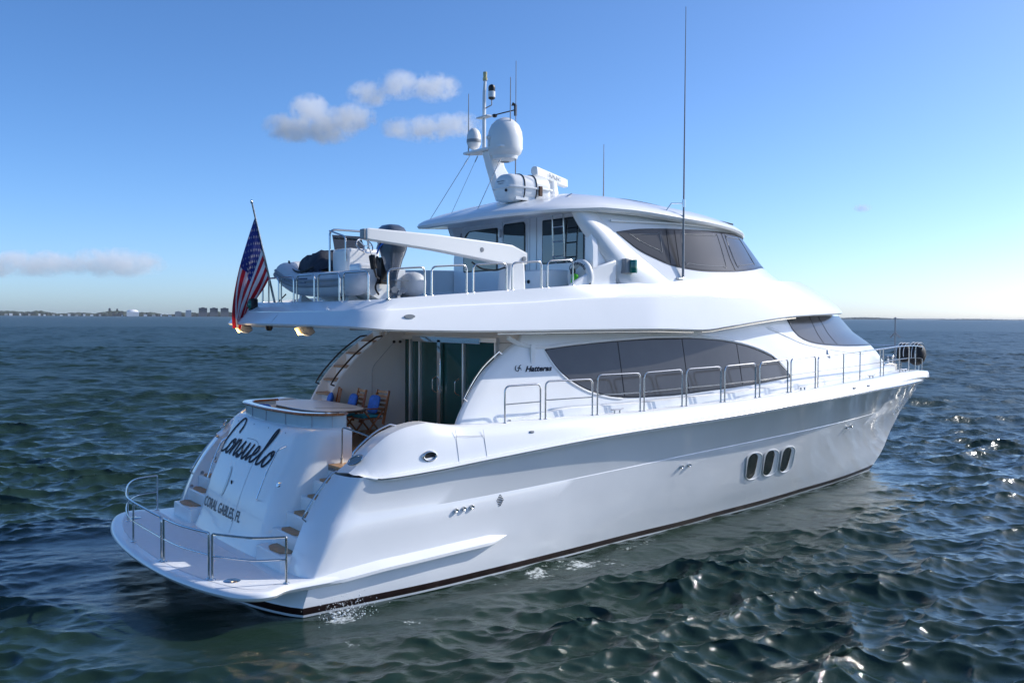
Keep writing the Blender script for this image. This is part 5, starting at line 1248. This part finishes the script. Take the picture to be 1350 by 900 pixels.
def treeline(px0, px1, dist, hfun, n, seed, name, depth=160):
    g = np.random.default_rng(seed); m = MB()
    for i in range(n):
        p = px0+(px1-px0)*(i+g.uniform(0, 1))/n; h = hfun(p)*g.uniform(.55, 1.12); c = far(p, dist+20+g.uniform(0, depth)); wd = h*g.uniform(.7, 1.5)
        rows_ = []
        for k in range(5):
            th = k/4*math.pi/2; rows_.append([(c.x+wd*math.cos(th)**.7*math.cos(a)*g.uniform(.75, 1.1), c.y+wd*math.cos(th)**.7*math.sin(a)*g.uniform(.75, 1.1), .5+h*math.sin(th)*g.uniform(.88, 1.06)) for a in np.linspace(0, 2*math.pi, 9, endpoint=False)])
        m.grid(rows_, cv=True)
    o = m.build(name, FOL, None, smooth=0); o["kind"] = "stuff"; return o
treeline(-250, 330, D1, lambda p: 12+3*math.sin(p*.05)+2.5*math.sin(p*.13+1), 700, 3, "shore_treeline")
treeline(1085, 1190, D2, lambda p: 5+9*math.exp(-((p-1140)/38)**2), 200, 4, "shore_treeline")
treeline(1240, 1560, D2, lambda p: 6+2*math.sin(p*.06), 300, 5, "shore_treeline")
def building(name, label, px, w_px, h_px, dist, mt, floors=0, cat="building", group=None, dep=25.):
    s = px2m(dist); c = far(px, dist-10); wd = w_px*s; ht_ = h_px*s
    T_ = thing(name, label, cat, (c.x, c.y, WZ), group); a = BASE-math.atan((px-675)/FPX); rz = Matrix.Rotation(a, 3, 'Z')
    m = MB(); m.box((c.x, c.y, ht_/2), (dep, wd, ht_), rz); wl = m.build("wall", mt, T_, smooth=0)
    m = MB(); m.box((c.x, c.y, ht_+.6), (dep*.5, wd*.4, 2.4), rz); m.build("roof_plant", mt, T_, smooth=0)
    for k in range(floors):
        z = ht_*(k+.8)/(floors+.6); m = MB()
        for q in np.linspace(-.42, .42, 9): v = rz @ Vector((-dep/2-.1, wd*q, 0)); m.box((c.x+v.x, c.y+v.y, z), (.3, wd*.06, ht_/(floors+1)*.5), rz)
        m.build("window_row", WINB, T_, smooth=0)
    return T_
building("apartment_tower", "grey apartment tower on the far shore, widest and leftmost of three", 267.5, 10.5, 11.5, D1, CONCD, 9, group="apartment towers on the far shore")
building("apartment_tower", "grey apartment tower on the far shore, middle one of three", 282, 10, 11.3, D1, CONCD, 9, group="apartment towers on the far shore")
building("apartment_tower", "grey apartment tower on the far shore nearest the yacht's stern", 296, 10, 11.2, D1, CONCD, 9, group="apartment towers on the far shore")
building("slim_tower", "slim grey tower on the skyline left of the white roofed hall", 144.5, 2.6, 10, D1+200, CONCD, 8)
building("slim_tower", "shorter slim tower on the skyline beside the white roofed hall", 154.5, 2.2, 9.4, D1+200, CONCD, 8)
building("white_block", "white block on the far shore left of the apartment towers", 248.5, 7, 8.5, D1, WHB, 6)
building("low_block", "low pale building between white block and white roofed hall", 235, 8, 6.5, D1, CONC, 4)
hall = thing("white_hall", "broad white hall with stepped dome roof on the far shore", "building", far(175, D1-12)); s = px2m(D1); c = far(175, D1-12); rz = Matrix.Rotation(BASE-math.atan((175-675)/FPX), 3, 'Z')
m = MB(); m.box((c.x, c.y, 7.5), (40, 15*s, 15), rz); m.build("wall", WHB, hall, smooth=0)
m = MB(); m.grid([[tuple(Vector((c.x, c.y, 15+z*s))+rz @ Vector((20*q*math.cos(a), 7.5*s*q*math.sin(a), 0))) for a in np.linspace(0, 2*math.pi, 24, endpoint=False)] for q, z in ((1, 0), (.9, 1.0), (.7, 2.2), (.4, 3.0), (.02, 3.3))], cv=True); m.build("roof", WHB, hall)
g = np.random.default_rng(21); hs_ = sorted([7, 16, 27, 38, 50, 58, 69, 80, 92, 101, 110, 121, 133, 162, 190, 203, 212, 222])
for k, p in enumerate(hs_):
    d_ = D1-22; c = far(p+g.uniform(-2, 2), d_); wd = g.uniform(5, 13); h_ = g.uniform(4, 8); rz = Matrix.Rotation(BASE-math.atan((p-675)/FPX), 3, 'Z')
    m = MB(); m.box((c.x, c.y, h_/2), (8, wd, h_), rz); o = m.build("shore_house", WHB if k % 3 else CONC, None, smooth=0)
    tag(o, "small pale waterfront house among the trees on the far left shore", "house", "waterfront houses on the far shore")
# low causeway on piers to the right
cw = thing("low_causeway", "long low causeway on piers along the right horizon", "bridge", far(1215, D2))
m = MB(); A = far(1180, D2, 5.5); B = far(1246, D2, 5.5); m.tube([A, B], 1.3, 4); m.build("deck_span", CONCD, cw, smooth=0)
for p in np.arange(1182, 1246, 2.6):
    m = MB(); c = far(p, D2); m.box((c.x, c.y, 3), (3.5, 3.5, 9.5)); m.build("pier", CONCD, cw, smooth=0)

# ------------------------------------------------------------------ clouds
def cloud(name, label, px, py, wpx, hpx, dist, seed, dens, blobs):
    """a small cumulus: a box of air filled with droplets"""
    s = dist/FPX; c = far(px, dist, CAM.z+(418-py)*s); hx_, hy_, hz = hpx*s*.9, wpx*s/2, hpx*s/2
    bm = MB(); bm.box((0, 0, 0), (2*hx_, 2*hy_, 2*hz)); o = bm.build(name, None, None, smooth=0); o.data.materials.clear()
    o.location = c; o.rotation_euler = (0, 0, BASE-math.atan((px-675)/FPX)); o["kind"] = "stuff"; o["label"] = label
    m = bpy.data.materials.new(name+"_droplets"); m.use_nodes = True; t = m.node_tree; t.nodes.clear(); out = t.nodes.new("ShaderNodeOutputMaterial")
    pv = t.nodes.new("ShaderNodeVolumePrincipled"); pv.inputs["Color"].default_value = (1, 1, 1, 1); pv.inputs["Anisotropy"].default_value = .0
    tc = t.nodes.new("ShaderNodeTexCoord"); n = t.nodes.new("ShaderNodeTexNoise"); n.inputs["Scale"].default_value = 5.2/hy_; n.inputs["Detail"].default_value = 9; n.inputs["Roughness"].default_value = .66
    ofs = t.nodes.new("ShaderNodeVectorMath"); ofs.operation = 'ADD'; ofs.inputs[1].default_value = (seed*913.7, seed*471.3, seed*77.1); t.links.new(tc.outputs["Object"], ofs.inputs[0]); t.links.new(ofs.outputs[0], n.inputs["Vector"])
    acc = None
    for (by, bz, ry, rz_) in blobs:       # soft ellipsoids, in units of the half width / half height
        mp = t.nodes.new("ShaderNodeMapping"); mp.inputs["Location"].default_value = (0, -by/ry, -bz/rz_); mp.inputs["Scale"].default_value = (1/(hx_*.9), 1/(hy_*ry), 1/(hz*rz_))
        ln = t.nodes.new("ShaderNodeVectorMath"); ln.operation = 'LENGTH'; t.links.new(tc.outputs["Object"], mp.inputs[0]); t.links.new(mp.outputs[0], ln.inputs[0])
        sb = t.nodes.new("ShaderNodeMath"); sb.operation = 'SUBTRACT'; sb.inputs[0].default_value = 1; t.links.new(ln.outputs["Value"], sb.inputs[1])
        if acc is None: acc = sb
        else:
            q = t.nodes.new("ShaderNodeMath"); q.operation = 'SMOOTH_MAX'; q.inputs[2].default_value = .15; t.links.new(acc.outputs[0], q.inputs[0]); t.links.new(sb.outputs[0], q.inputs[1]); acc = q
    # density = clamp(blob + (noise-.5)*k)
    nn = t.nodes.new("ShaderNodeMath"); nn.operation = 'MULTIPLY_ADD'; nn.inputs[1].default_value = 7.5; nn.inputs[2].default_value = -4.0; t.links.new(n.outputs["Fac"], nn.inputs[0])
    ad = t.nodes.new("ShaderNodeMath"); ad.operation = 'ADD'; a3 = t.nodes.new("ShaderNodeMath"); a3.operation = 'MULTIPLY'; a3.inputs[1].default_value = 1.7; t.links.new(acc.outputs[0], a3.inputs[0]); t.links.new(a3.outputs[0], ad.inputs[0]); t.links.new(nn.outputs[0], ad.inputs[1])
    # no droplets where the soft ellipsoids have run out
    mi_ = t.nodes.new("ShaderNodeMath"); mi_.operation = 'MINIMUM'; a2 = t.nodes.new("ShaderNodeMath"); a2.operation = 'MULTIPLY'; a2.inputs[1].default_value = 2.2; t.links.new(acc.outputs[0], a2.inputs[0]); t.links.new(ad.outputs[0], mi_.inputs[0]); t.links.new(a2.outputs[0], mi_.inputs[1])
    mr = t.nodes.new("ShaderNodeMapRange"); mr.inputs["From Min"].default_value = 0; mr.inputs["From Max"].default_value = .75; mr.inputs["To Max"].default_value = dens/hz
    t.links.new(mi_.outputs[0], mr.inputs[0]); t.links.new(mr.outputs[0], pv.inputs["Density"]); t.links.new(pv.outputs[0], out.inputs["Volume"])
    o.data.materials.append(m)
cloud("cloud", "small white cumulus cloud left of the mast", 417, 163, 170, 84, 2600, 1, 1.5, [(-.15, -.15, .55, .6), (-.55, .15, .42, .4), (.35, -.25, .5, .45), (.1, .3, .35, .5)])
cloud("cloud", "thin white cloud, highest of the group near the mast", 535, 121, 160, 64, 2700, 2, 1.0, [(-.45, .1, .5, .6), (.1, .15, .4, .6), (.6, -.25, .4, .5)])
cloud("cloud", "pale flat cloud just left of the radar mast", 572, 170, 150, 66, 2700, 3, .9, [(-.35, .1, .55, .5), (.2, -.1, .6, .55), (.65, -.1, .35, .4)])
cloud("cloud", "low bank of pale cloud over the left shore", 70, 348, 300, 66, 5200, 4, .9, [(-.5, .0, .5, .7), (.1, -.1, .5, .6), (.5, -.3, .5, .45)])
cloud("cloud", "tiny wisp of cloud right of the bridge", 1134, 273, 30, 16, 2600, 5, .5, [(0, 0, .9, .8)])

# ------------------------------------------------------------------ haze over the water
hz = MB(); hz.box((CAM.x, CAM.y, 5.7), (30000, 30000, 14.6)); H_ = hz.build("haze", None, None, smooth=0); H_.data.materials.clear(); H_["kind"] = "stuff"
hm = bpy.data.materials.new("haze"); hm.use_nodes = True; t = hm.node_tree; t.nodes.clear(); out = t.nodes.new("ShaderNodeOutputMaterial"); pv = t.nodes.new("ShaderNodeVolumePrincipled")
pv.inputs["Color"].default_value = (.90, .94, 1, 1); pv.inputs["Density"].default_value = .00005; t.links.new(pv.outputs[0], out.inputs["Volume"]); H_.data.materials.append(hm)
